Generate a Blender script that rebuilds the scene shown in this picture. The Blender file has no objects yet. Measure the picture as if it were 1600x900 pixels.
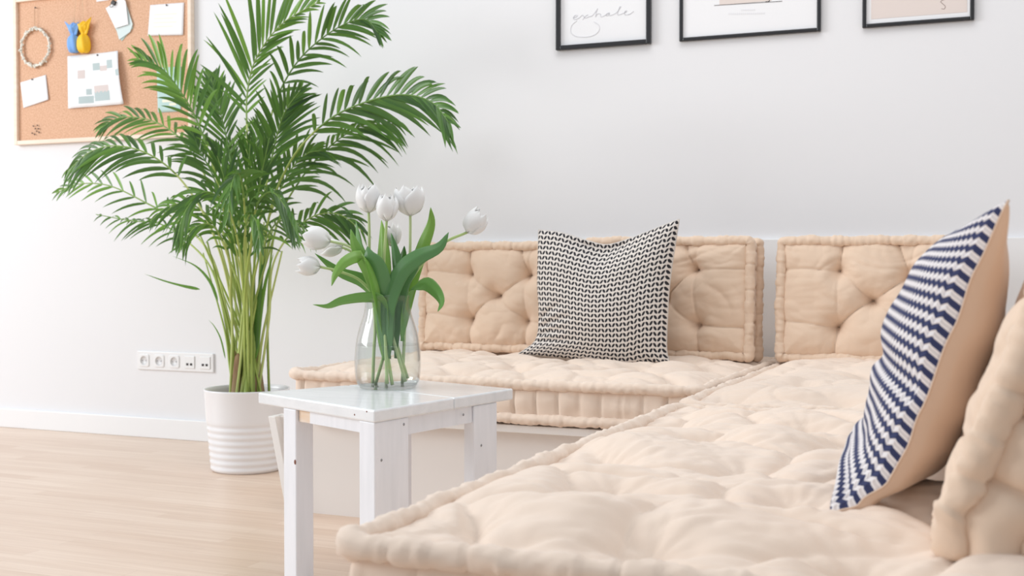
import bpy, math, random
import numpy as np
from mathutils import Vector, Matrix, noise

random.seed(7)
PI = math.pi
C = bpy.context.scene.collection

# ------------------------------------------------------------------ camera, world, light, exposure
FPX = 1912.0                       # focal length in pixels of a 1600 wide frame
YAW = math.radians(23.5)
PITCH = math.atan(42 / FPX)
EYE = Vector((0, 0, 0.78))
cd = bpy.data.cameras.new('camera')
cam = bpy.data.objects.new('camera', cd)
C.objects.link(cam)
cd.sensor_width = 36
cd.lens = FPX / 1600 * 36
cd.clip_start = 0.02
cam.location = EYE
cam.rotation_euler = (PI / 2 - PITCH, 0, YAW)
cd.dof.use_dof = True
cd.dof.focus_distance = 2.95
cd.dof.aperture_fstop = 6.3
bpy.context.scene.camera = cam

w = bpy.data.worlds.new('daylight')
bpy.context.scene.world = w
w.use_nodes = True
bg = w.node_tree.nodes['Background']
bg.inputs[0].default_value = (0.90, 0.95, 1.0, 1)
bg.inputs[1].default_value = 0.61


def area(name, loc, target, sx, sy, power, col):
    l = bpy.data.lights.new(name, 'AREA')
    l.shape = 'RECTANGLE'
    l.size = sx
    l.size_y = sy
    l.energy = power
    l.color = col
    o = bpy.data.objects.new(name, l)
    o.location = loc
    o.rotation_euler = (Vector(target) - Vector(loc)).to_track_quat('-Z', 'Y').to_euler()
    C.objects.link(o)
    return o


area('window_daylight', (-7.8, 0.2, 2.6), (-1.0, 3.2, 0.6), 3.6, 2.4, 290, (0.95, 0.975, 1.0))
area('overhead_fill', (-0.9, 2.4, 3.9), (-0.8, 2.9, 0.4), 2.6, 1.8, 52, (1.0, 0.98, 0.96))  # added fill from above that brightens the tops; no roof window is known

vs = bpy.context.scene.view_settings
vs.view_transform = 'Standard'
vs.look = 'None'
vs.gamma = 1
vs.use_curve_mapping = False
vs.exposure = 0.0

# ------------------------------------------------------------------ where a point of the photo lies in the room
_fw = Vector((-math.sin(YAW) * math.cos(PITCH), math.cos(YAW) * math.cos(PITCH), -math.sin(PITCH)))
_rt = Vector((math.cos(YAW), math.sin(YAW), 0))
_up = _rt.cross(_fw)


def ray(x, y):
    return _fw + _rt * ((x - 800) / FPX) - _up * ((y - 450) / FPX)


def on_z(x, y, z):
    r = ray(x, y)
    return EYE + r * ((z - EYE.z) / r.z)


def on_y(x, y, Y):
    r = ray(x, y)
    return EYE + r * (Y / r.y)


def at_depth(x, y, d):
    return EYE + ray(x, y) * d


# ------------------------------------------------------------------ object helpers
def tag(o, label=None, cat=None, group=None, kind=None):
    if label: o['label'] = label
    if cat: o['category'] = cat
    if group: o['group'] = group
    if kind: o['kind'] = kind
    return o


def empty(name, loc, label, cat, group=None, rot=(0, 0, 0)):
    o = bpy.data.objects.new(name, None)
    o.empty_display_size = 0.05
    o.location = loc
    o.rotation_euler = rot
    C.objects.link(o)
    return tag(o, label, cat, group)


class MB:
    """collects vertices and faces; build() links them as one mesh object"""
    def __init__(s):
        s.v = []; s.f = []; s.m = []; s.uv = []

    def add(s, vs, fs, mi=0, uvs=None):
        b = len(s.v)
        s.v += [tuple(p) for p in vs]
        s.uv += list(uvs) if uvs is not None else [(0, 0)] * len(vs)
        for f in fs:
            s.f.append(tuple(i + b for i in f)); s.m.append(mi)
        return s

    def box(s, x0, x1, y0, y1, z0, z1, mi=0):
        v = [(x, y, z) for z in (z0, z1) for y in (y0, y1) for x in (x0, x1)]
        return s.add(v, [(0, 2, 3, 1), (4, 5, 7, 6), (0, 1, 5, 4), (2, 6, 7, 3), (0, 4, 6, 2), (1, 3, 7, 5)], mi)

    def prism(s, quad, z0, z1, mi=0):
        n = len(quad)
        v = [(q[0], q[1], z0) for q in quad] + [(q[0], q[1], z1) for q in quad]
        f = [tuple(range(n - 1, -1, -1)), tuple(range(n, 2 * n))]
        f += [(i, (i + 1) % n, n + (i + 1) % n, n + i) for i in range(n)]
        return s.add(v, f, mi)

    def hexa(s, bot, top, mi=0):
        n = len(bot)
        f = [tuple(range(n - 1, -1, -1)), tuple(range(n, 2 * n))]
        f += [(i, (i + 1) % n, n + (i + 1) % n, n + i) for i in range(n)]
        return s.add(list(bot) + list(top), f, mi)

    def grid(s, P, close_u=False, close_v=False, mi=0, uvs=None, flip=False):
        nu, nv = len(P), len(P[0])
        v = [p for r in P for p in r]
        f = []
        for i in range(nu - (0 if close_u else 1)):
            for j in range(nv - (0 if close_v else 1)):
                a = i * nv + j; b = ((i + 1) % nu) * nv + j
                c = ((i + 1) % nu) * nv + (j + 1) % nv; d = i * nv + (j + 1) % nv
                f.append((a, d, c, b) if flip else (a, b, c, d))
        u = [q for r in uvs for q in r] if uvs is not None else None
        return s.add(v, f, mi, u)

    def tube(s, pts, rad, n=8, mi=0, uvv=0.5, cap=True):
        pts = [Vector(p) for p in pts]
        m = len(pts)
        if not hasattr(rad, '__len__'): rad = [rad] * m
        t0 = (pts[1] - pts[0]).normalized()
        a = t0.orthogonal().normalized()
        rows = []
        for i, p in enumerate(pts):
            t = (pts[min(i + 1, m - 1)] - pts[max(i - 1, 0)]).normalized()
            a = (a - t * a.dot(t)).normalized()
            b = t.cross(a)
            rows.append([p + (a * math.cos(2 * PI * k / n) + b * math.sin(2 * PI * k / n)) * rad[i] for k in range(n)])
        base = len(s.v)
        s.grid(rows, close_v=True, mi=mi, uvs=[[(uvv, i / (m - 1))] * n for i in range(m)], flip=True)
        if cap:
            s.f.append(tuple(base + k for k in range(n - 1, -1, -1))); s.m.append(mi)
            s.f.append(tuple(base + (m - 1) * n + k for k in range(n))); s.m.append(mi)
        return s

    def lathe(s, prof, n=64, mi=0, cx=0, cy=0):
        rows = [[(cx + r * math.cos(2 * PI * k / n), cy + r * math.sin(2 * PI * k / n), z) for k in range(n)] for r, z in prof]
        return s.grid(rows, close_v=True, mi=mi)

    def ball(s, c, r, n=8, mi=0, sc=(1, 1, 1)):
        rows = []
        for i in range(n + 1):
            a = PI * i / n
            rows.append([(c[0] + r * sc[0] * math.sin(a) * math.cos(2 * PI * k / (2 * n)),
                          c[1] + r * sc[1] * math.sin(a) * math.sin(2 * PI * k / (2 * n)),
                          c[2] - r * sc[2] * math.cos(a)) for k in range(2 * n)])
        return s.grid(rows, close_v=True, mi=mi)

    def build(s, name, mats, parent=None, smooth=True, bevel=0, sub=0, solid=0, merge=0):
        me = bpy.data.meshes.new(name)
        me.from_pydata(s.v, [], s.f)
        ul = me.uv_layers.new(name='uv')
        li = np.empty(len(me.loops), dtype=np.int32)
        me.loops.foreach_get('vertex_index', li)
        ul.data.foreach_set('uv', np.array(s.uv, dtype=np.float32)[li].ravel())
        if not isinstance(mats, (list, tuple)): mats = [mats]
        for m in mats: me.materials.append(m)
        me.polygons.foreach_set('material_index', s.m)
        me.polygons.foreach_set('use_smooth', [bool(smooth)] * len(me.polygons))
        me.update()
        if merge:
            import bmesh
            bm = bmesh.new(); bm.from_mesh(me)
            bmesh.ops.remove_doubles(bm, verts=bm.verts, dist=merge)
            bmesh.ops.recalc_face_normals(bm, faces=bm.faces)
            bm.to_mesh(me); bm.free()
        o = bpy.data.objects.new(name, me)
        C.objects.link(o)
        if parent: o.parent = parent
        if solid:
            q = o.modifiers.new('solid', 'SOLIDIFY'); q.thickness = solid; q.offset = 0
        if bevel:
            q = o.modifiers.new('bevel', 'BEVEL'); q.width = bevel; q.segments = 2; q.limit_method = 'ANGLE'
            q.harden_normals = False
        if sub:
            q = o.modifiers.new('sub', 'SUBSURF'); q.levels = sub; q.render_levels = sub
        return o


def catmull(pts, n):
    pts = [Vector(p) for p in pts]
    P = [pts[0] * 2 - pts[1]] + pts + [pts[-1] * 2 - pts[-2]]
    out = []
    m = len(pts) - 1
    for k in range(n):
        t = k / (n - 1) * m
        i = min(int(t), m - 1); u = t - i
        a, b, c, d = P[i], P[i + 1], P[i + 2], P[i + 3]
        out.append(0.5 * (2 * b + (c - a) * u + (2 * a - 5 * b + 4 * c - d) * u * u + (3 * b - a - 3 * c + d) * u ** 3))
    return out


def nz(x, y, z=0.0):
    return noise.noise(Vector((x, y, z)))


# ------------------------------------------------------------------ materials
def mat(name, col, rough=0.6, **kw):
    m = bpy.data.materials.new(name)
    m.use_nodes = True
    b = m.node_tree.nodes['Principled BSDF']
    b.inputs['Base Color'].default_value = (*col, 1)
    b.inputs['Roughness'].default_value = rough
    for k, v in kw.items():
        b.inputs[k.replace('_', ' ')].default_value = v
    return m


def nodes(m):
    nt = m.node_tree
    return nt, nt.nodes, nt.links, nt.nodes['Principled BSDF']


def add_noise_bump(m, scale, strength, dist=0.002, detail=3, coord='Object', stretch=(1, 1, 1)):
    nt, N, L, b = nodes(m)
    tc = N.new('ShaderNodeTexCoord'); mp = N.new('ShaderNodeMapping'); mp.inputs['Scale'].default_value = stretch
    n = N.new('ShaderNodeTexNoise'); n.inputs['Scale'].default_value = scale; n.inputs['Detail'].default_value = detail
    bu = N.new('ShaderNodeBump'); bu.inputs['Strength'].default_value = strength; bu.inputs['Distance'].default_value = dist
    L.new(tc.outputs[coord], mp.inputs[0]); L.new(mp.outputs[0], n.inputs['Vector'])
    L.new(n.outputs['Fac'], bu.inputs['Height']); L.new(bu.outputs[0], b.inputs['Normal'])
    return m


def noise_colour(m, c1, c2, scale, stretch=(1, 1, 1), coord='Object', detail=4, lo=0.35, hi=0.65):
    nt, N, L, b = nodes(m)
    tc = N.new('ShaderNodeTexCoord'); mp = N.new('ShaderNodeMapping'); mp.inputs['Scale'].default_value = stretch
    n = N.new('ShaderNodeTexNoise'); n.inputs['Scale'].default_value = scale; n.inputs['Detail'].default_value = detail
    r = N.new('ShaderNodeValToRGB')
    r.color_ramp.elements[0].position = lo; r.color_ramp.elements[0].color = (*c1, 1)
    r.color_ramp.elements[1].position = hi; r.color_ramp.elements[1].color = (*c2, 1)
    L.new(tc.outputs[coord], mp.inputs[0]); L.new(mp.outputs[0], n.inputs['Vector'])
    L.new(n.outputs['Fac'], r.inputs[0]); L.new(r.outputs[0], b.inputs['Base Color'])
    return m


def math_node(N, L, op, a, b=None):
    n = N.new('ShaderNodeMath'); n.operation = op
    for i, q in enumerate((a, b)):
        if q is None: continue
        if isinstance(q, (int, float)): n.inputs[i].default_value = q
        else: L.new(q, n.inputs[i])
    return n.outputs[0]


M = {}
M['wall'] = add_noise_bump(mat('wall_paint', (0.81, 0.81, 0.83), 0.85), 180, 0.08, 0.001)
M['white_trim'] = mat('white_trim', (0.86, 0.86, 0.87), 0.4)
M['bench_white'] = mat('bench_white', (0.84, 0.82, 0.80), 0.5)
M['bench_white_shaded'] = mat('bench_white_shaded', (0.82, 0.78, 0.75), 0.6)  # same white paint, with shade and warm bounce mixed into the colour
M['pot'] = mat('pot_glaze', (0.84, 0.84, 0.86), 0.25)
M['soil'] = add_noise_bump(mat('soil', (0.06, 0.045, 0.03), 0.95), 90, 1.0, 0.01)
M['black_frame'] = mat('black_frame', (0.018, 0.018, 0.021), 0.35)
M['paper'] = mat('paper', (0.86, 0.86, 0.88), 0.7)
M['paper_grey'] = mat('print_grey', (0.66, 0.66, 0.70), 0.7)
M['paper_faint'] = mat('print_faint', (0.80, 0.80, 0.83), 0.7)
M['paper_beige'] = mat('print_beige', (0.76, 0.67, 0.63), 0.7)
M['ink'] = mat('ink', (0.06, 0.05, 0.05), 0.6)
M['ink_brown'] = mat('ink_brown', (0.25, 0.18, 0.16), 0.6)
M['pine'] = noise_colour(mat('pine_frame', (0.8, 0.6, 0.45), 0.55), (0.82, 0.66, 0.53), (0.88, 0.74, 0.62), 6, (1, 1, 6))
M['socket'] = mat('socket_plastic', (0.84, 0.84, 0.85), 0.3)
M['socket_grey'] = mat('socket_recess', (0.70, 0.70, 0.71), 0.4)
M['dark_pin'] = mat('dark_pin', (0.03, 0.025, 0.025), 0.4)
M['string'] = mat('string', (0.80, 0.62, 0.42), 0.8)
M['blue_cloth'] = mat('blue_cloth', (0.20, 0.42, 0.85), 0.7)
M['yellow_cloth'] = mat('yellow_cloth', (0.95, 0.55, 0.01), 0.6)
M['pearl'] = mat('pearl', (0.80, 0.78, 0.70), 0.35)
M['teal_paper'] = mat('teal_paper', (0.50, 0.68, 0.66), 0.7)
M['pale_teal'] = mat('pale_teal', (0.66, 0.76, 0.76), 0.7)
M['print_pink'] = mat('print_pink', (0.66, 0.58, 0.56), 0.7)
M['print_teal'] = mat('print_teal', (0.45, 0.54, 0.55), 0.7)
M['cream_print'] = mat('cream_print', (0.88, 0.85, 0.70), 0.7)
M['screw'] = mat('screw_steel', (0.35, 0.36, 0.38), 0.35, Metallic=0.8)
M['knot'] = mat('wood_knot', (0.22, 0.08, 0.05), 0.6)
M['raw_wood'] = noise_colour(mat('raw_wood', (0.8, 0.6, 0.45), 0.6), (0.86, 0.80, 0.76), (0.80, 0.60, 0.42), 7, (1, 1, 3))

# cork: fine brown speckle
m = noise_colour(mat('cork', (0.7, 0.45, 0.28), 0.9), (0.60, 0.335, 0.205), (0.80, 0.52, 0.36), 160, detail=5, lo=0.3, hi=0.7)
M['cork'] = m

# painted planks of the side table: white with faint grain ridges
m = noise_colour(mat('white_painted_wood', (0.85, 0.85, 0.87), 0.42), (0.82, 0.84, 0.885), (0.88, 0.895, 0.94), 14, (3, 3, 0.35), lo=0.3, hi=0.6)
add_noise_bump(m, 60, 0.25, 0.002, 3, 'Object', (3, 3, 0.12))
M['painted'] = m
m = noise_colour(mat('white_painted_top', (0.85, 0.85, 0.87), 0.16), (0.79, 0.815, 0.84), (0.85, 0.87, 0.895), 10, (0.6, 4, 4), lo=0.3, hi=0.6)
add_noise_bump(m, 40, 0.18, 0.002, 3, 'Object', (0.3, 4, 4))
M['painted_top'] = m

# laminate floor: three-strip planks along the wall
m = mat('laminate', (0.8, 0.6, 0.45), 0.32)
nt, N, L, b = nodes(m)
tc = N.new('ShaderNodeTexCoord')
br = N.new('ShaderNodeTexBrick')
br.inputs['Scale'].default_value = 1.0
br.inputs['Brick Width'].default_value = 0.62; br.inputs['Row Height'].default_value = 0.066
br.inputs['Mortar Size'].default_value = 0.0006; br.inputs['Mortar Smooth'].default_value = 0.3
br.offset = 0.37
br.inputs['Color1'].default_value = (0.73, 0.555, 0.43, 1); br.inputs['Color2'].default_value = (0.81, 0.65, 0.525, 1)
br.inputs['Mortar'].default_value = (0.62, 0.47, 0.36, 1)
L.new(tc.outputs['Object'], br.inputs['Vector'])
mp = N.new('ShaderNodeMapping'); mp.inputs['Scale'].default_value = (1.2, 22, 1)
ns = N.new('ShaderNodeTexNoise'); ns.inputs['Scale'].default_value = 2.2; ns.inputs['Detail'].default_value = 6
ns.inputs['Distortion'].default_value = 0.4
L.new(tc.outputs['Object'], mp.inputs[0]); L.new(mp.outputs[0], ns.inputs['Vector'])
rp = N.new('ShaderNodeValToRGB')
rp.color_ramp.elements[0].position = 0.3; rp.color_ramp.elements[0].color = (0.80, 0.72, 0.66, 1)
rp.color_ramp.elements[1].position = 0.66; rp.color_ramp.elements[1].color = (1, 1, 1, 1)
L.new(ns.outputs['Fac'], rp.inputs[0])
mx = N.new('ShaderNodeMix'); mx.data_type = 'RGBA'; mx.blend_type = 'MULTIPLY'; mx.inputs[0].default_value = 0.55
L.new(br.outputs['Color'], mx.inputs[6]); L.new(rp.outputs[0], mx.inputs[7]); L.new(mx.outputs[2], b.inputs['Base Color'])
M['floor'] = m


# cotton covers: woven bump, slight sheen
def cotton(name, col, weave=900):
    m = mat(name, col, 0.85)
    nt, N, L, b = nodes(m)
    b.inputs['Sheen Weight'].default_value = 0.25
    b.inputs['Sheen Roughness'].default_value = 0.5
    tc = N.new('ShaderNodeTexCoord')
    n1 = N.new('ShaderNodeTexNoise'); n1.inputs['Scale'].default_value = weave; n1.inputs['Detail'].default_value = 2
    n2 = N.new('ShaderNodeTexNoise'); n2.inputs['Scale'].default_value = 14; n2.inputs['Detail'].default_value = 4
    L.new(tc.outputs['Object'], n1.inputs['Vector']); L.new(tc.outputs['Object'], n2.inputs['Vector'])
    b1 = N.new('ShaderNodeBump'); b1.inputs['Strength'].default_value = 0.12; b1.inputs['Distance'].default_value = 0.001
    b2 = N.new('ShaderNodeBump'); b2.inputs['Strength'].default_value = 0.35; b2.inputs['Distance'].default_value = 0.006
    L.new(n1.outputs['Fac'], b1.inputs['Height']); L.new(n2.outputs['Fac'], b2.inputs['Height'])
    L.new(b1.outputs[0], b2.inputs['Normal']); L.new(b2.outputs[0], b.inputs['Normal'])
    return m


M['cotton'] = cotton('beige_cotton', (0.815, 0.665, 0.55))
M['cotton_back'] = cotton('tan_cotton', (0.765, 0.585, 0.445))
M['lining'] = cotton('beige_lining', (0.73, 0.555, 0.43))
nodes(M['lining'])[3].inputs['Roughness'].default_value = 0.45
M['thread'] = mat('thread', (0.45, 0.33, 0.25), 0.8)
M['seam_pale'] = mat('pale_seam', (0.62, 0.58, 0.54), 0.8)
M['seam'] = mat('dark_seam', (0.16, 0.12, 0.11), 0.8)


# black-and-white woven cushion: rows of short slanting lozenges
def lozenge_mat():
    m = mat('lozenge_weave', (0.8, 0.76, 0.72), 0.9)
    nt, N, L, b = nodes(m)
    uv = N.new('ShaderNodeUVMap'); uv.uv_map = 'uv'
    sp = N.new('ShaderNodeSeparateXYZ'); L.new(uv.outputs[0], sp.inputs[0])
    NU, NV = 38.0, 26.0
    u = math_node(N, L, 'MULTIPLY', sp.outputs[0], NU); v = math_node(N, L, 'MULTIPLY', sp.outputs[1], NV)
    iu = math_node(N, L, 'FLOOR', u)
    fu = math_node(N, L, 'SUBTRACT', math_node(N, L, 'FRACT', u), 0.5)
    fv = math_node(N, L, 'SUBTRACT', math_node(N, L, 'FRACT', v), 0.5)
    par = math_node(N, L, 'MODULO', iu, 2.0)
    sg = math_node(N, L, 'SUBTRACT', math_node(N, L, 'MULTIPLY', par, 2.0), 1.0)
    sh = math_node(N, L, 'MULTIPLY', math_node(N, L, 'MULTIPLY', sg, fv), 0.62)
    x = math_node(N, L, 'ABSOLUTE', math_node(N, L, 'DIVIDE', math_node(N, L, 'ADD', fu, sh), 0.33))
    y = math_node(N, L, 'ABSOLUTE', math_node(N, L, 'DIVIDE', fv, 0.37))
    r = math_node(N, L, 'ADD', math_node(N, L, 'POWER', x, 2.6), math_node(N, L, 'POWER', y, 2.6))
    k = math_node(N, L, 'LESS_THAN', r, 1.0)
    mx = N.new('ShaderNodeMix'); mx.data_type = 'RGBA'
    mx.inputs[6].default_value = (0.74, 0.685, 0.64, 1); mx.inputs[7].default_value = (0.022, 0.022, 0.028, 1)
    L.new(k, mx.inputs[0]); L.new(mx.outputs[2], b.inputs['Base Color'])
    bu = N.new('ShaderNodeBump'); bu.inputs['Strength'].default_value = 0.4; bu.inputs['Distance'].default_value = 0.002
    L.new(r, bu.inputs['Height'])
    cl = math_node(N, L, 'MINIMUM', r, 1.6); L.new(cl, bu.inputs['Height'])
    L.new(bu.outputs[0], b.inputs['Normal'])
    return m


# navy and white knit: scalloped stripes
def knit_mat():
    m = mat('navy_knit', (0.8, 0.78, 0.80), 0.9)
    nt, N, L, b = nodes(m)
    uv = N.new('ShaderNodeUVMap'); uv.uv_map = 'uv'
    sp = N.new('ShaderNodeSeparateXYZ'); L.new(uv.outputs[0], sp.inputs[0])
    NS, NC = 25.0, 36.0
    c = math_node(N, L, 'MULTIPLY', sp.outputs[0], NC)
    fc = math_node(N, L, 'FRACT', c)
    saw = math_node(N, L, 'ABSOLUTE', math_node(N, L, 'SUBTRACT', fc, 0.5))
    s = math_node(N, L, 'MULTIPLY', sp.outputs[1], NS)
    s2 = math_node(N, L, 'ADD', s, math_node(N, L, 'MULTIPLY', saw, 0.62))
    fs = math_node(N, L, 'FRACT', s2)
    k = math_node(N, L, 'LESS_THAN', fs, 0.50)
    # thin pale gaps between stitches inside the white rows
    gap = math_node(N, L, 'MULTIPLY', math_node(N, L, 'GREATER_THAN', math_node(N, L, 'ABSOLUTE', math_node(N, L, 'SUBTRACT', fc, 0.5)), 0.42),
                    math_node(N, L, 'SUBTRACT', 1.0, k))
    mx = N.new('ShaderNodeMix'); mx.data_type = 'RGBA'
    mx.inputs[6].default_value = (0.84, 0.80, 0.80, 1); mx.inputs[7].default_value = (0.035, 0.045, 0.125, 1)
    L.new(k, mx.inputs[0])
    m2 = N.new('ShaderNodeMix'); m2.data_type = 'RGBA'; m2.inputs[7].default_value = (0.50, 0.46, 0.50, 1)
    L.new(math_node(N, L, 'MULTIPLY', gap, 0.6), m2.inputs[0]); L.new(mx.outputs[2], m2.inputs[6]); L.new(m2.outputs[2], b.inputs['Base Color'])
    hv = math_node(N, L, 'ADD', math_node(N, L, 'SINE', math_node(N, L, 'MULTIPLY', s2, 4 * PI)),
                   math_node(N, L, 'MULTIPLY', saw, -3.0))
    bu = N.new('ShaderNodeBump'); bu.inputs['Strength'].default_value = 0.5; bu.inputs['Distance'].default_value = 0.002
    L.new(hv, bu.inputs['Height']); L.new(bu.outputs[0], b.inputs['Normal'])
    return m


M['lozenge'] = lozenge_mat()
M['knit'] = knit_mat()


# leaves: colour varies per leaflet (uv.x) and along the blade (uv.y); some light passes through
def leaf_mat(name, cols, rough=0.4, trans=0.3, tcol=(0.25, 0.5, 0.05)):
    m = mat(name, cols[0], rough)
    nt, N, L, b = nodes(m)
    uv = N.new('ShaderNodeUVMap'); uv.uv_map = 'uv'
    sp = N.new('ShaderNodeSeparateXYZ'); L.new(uv.outputs[0], sp.inputs[0])
    r = N.new('ShaderNodeValToRGB')
    els = r.color_ramp.elements
    while len(els) < len(cols): els.new(0.5)
    for i, c in enumerate(cols):
        els[i].position = i / (len(cols) - 1); els[i].color = (*c, 1)
    L.new(sp.outputs[0], r.inputs[0]); L.new(r.outputs[0], b.inputs['Base Color'])
    tr = N.new('ShaderNodeBsdfTranslucent'); tr.inputs[0].default_value = (*tcol, 1)
    ms = N.new('ShaderNodeMixShader'); ms.inputs[0].default_value = trans
    out = N['Material Output']
    L.new(b.outputs[0], ms.inputs[1]); L.new(tr.outputs[0], ms.inputs[2]); L.new(ms.outputs[0], out.inputs['Surface'])
    return m


M['palm_leaf'] = leaf_mat('palm_leaf', [(0.030, 0.085, 0.025), (0.055, 0.145, 0.030), (0.090, 0.215, 0.040), (0.19, 0.38, 0.06)], 0.40, 0.24, (0.20, 0.40, 0.05))
M['palm_stem'] = leaf_mat('palm_stem', [(0.24, 0.34, 0.07), (0.42, 0.54, 0.12), (0.58, 0.66, 0.24)], 0.4, 0.1)
M['palm_rachis'] = leaf_mat('palm_rachis', [(0.10, 0.22, 0.04), (0.20, 0.36, 0.07), (0.36, 0.50, 0.14)], 0.4, 0.08)
M['sheath'] = noise_colour(mat('dry_sheath', (0.3, 0.2, 0.1), 0.8), (0.22, 0.12, 0.06), (0.50, 0.38, 0.20), 30, (1, 1, 0.2))
M['tulip_leaf'] = leaf_mat('tulip_leaf', [(0.08, 0.20, 0.07), (0.15, 0.32, 0.13), (0.20, 0.42, 0.10), (0.36, 0.58, 0.12)], 0.38, 0.3, (0.35, 0.65, 0.12))
M['tulip_stem'] = leaf_mat('tulip_stem', [(0.50, 0.66, 0.26), (0.70, 0.80, 0.48)], 0.4, 0.15)
M['petal'] = leaf_mat('petal', [(0.95, 0.95, 0.95), (0.97, 0.97, 0.96)], 0.5, 0.22, (0.97, 0.97, 0.95))


def glass_mat(name, tint, ior, gloss=0.0):
    m = bpy.data.materials.new(name); m.use_nodes = True
    nt = m.node_tree; N = nt.nodes; L = nt.links
    N.remove(N['Principled BSDF'])
    t = N.new('ShaderNodeBsdfTransparent'); t.inputs[0].default_value = (*tint, 1)
    g = N.new('ShaderNodeBsdfGlossy'); g.inputs['Roughness'].default_value = 0.02
    lw = N.new('ShaderNodeLayerWeight'); lw.inputs['Blend'].default_value = 0.5
    pw = math_node(N, L, 'POWER', lw.outputs['Facing'], 4.0)
    fr = math_node(N, L, 'ADD', math_node(N, L, 'MULTIPLY', pw, ior), 0.035)
    ms = N.new('ShaderNodeMixShader')
    L.new(fr, ms.inputs[0]); L.new(t.outputs[0], ms.inputs[1]); L.new(g.outputs[0], ms.inputs[2])
    L.new(ms.outputs[0], N['Material Output'].inputs['Surface'])
    return m


M['glass'] = glass_mat('clear_glass', (0.975, 0.985, 0.982), 1.0)
M['water'] = glass_mat('water', (0.98, 0.99, 0.985), 0.35)

# ------------------------------------------------------------------ the room
WALL_Y = 4.32
fl = MB(); fl.box(-8, 2.6, -1.5, WALL_Y, -0.05, 0)
tag(fl.build('floor', M['floor'], smooth=False), kind='structure')
wl = MB(); wl.box(-8, 2.6, WALL_Y, WALL_Y + 0.12, -0.05, 3.0)
tag(wl.build('wall_back', M['wall'], smooth=False), kind='structure')
bb = MB(); bb.box(-8, -2.13, WALL_Y - 0.016, WALL_Y, 0, 0.088)
tag(bb.build('baseboard_back', M['white_trim'], smooth=False, bevel=0.003), kind='structure')

# low white panel fixed to the wall behind the back cushions
pn = MB(); pn.box(-2.10, 0.42, WALL_Y - 0.02, WALL_Y, 0.0, 0.857)
tag(pn.build('trim_1', M['white_trim'], smooth=False, bevel=0.002), kind='structure')


# ------------------------------------------------------------------ tufted mattresses and cushions
def smooth01(t):
    t = max(0.0, min(1.0, t)); return t * t * (3 - 2 * t)


def seg_dist(x, y, s):
    x0, y0, x1, y1 = s[:4]
    dx, dy = x1 - x0, y1 - y0
    t = ((x - x0) * dx + (y - y0) * dy) / (dx * dx + dy * dy + 1e-9)
    t = max(0, min(1, t))
    return math.hypot(x - x0 - t * dx, y - y0 - t * dy), t


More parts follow.
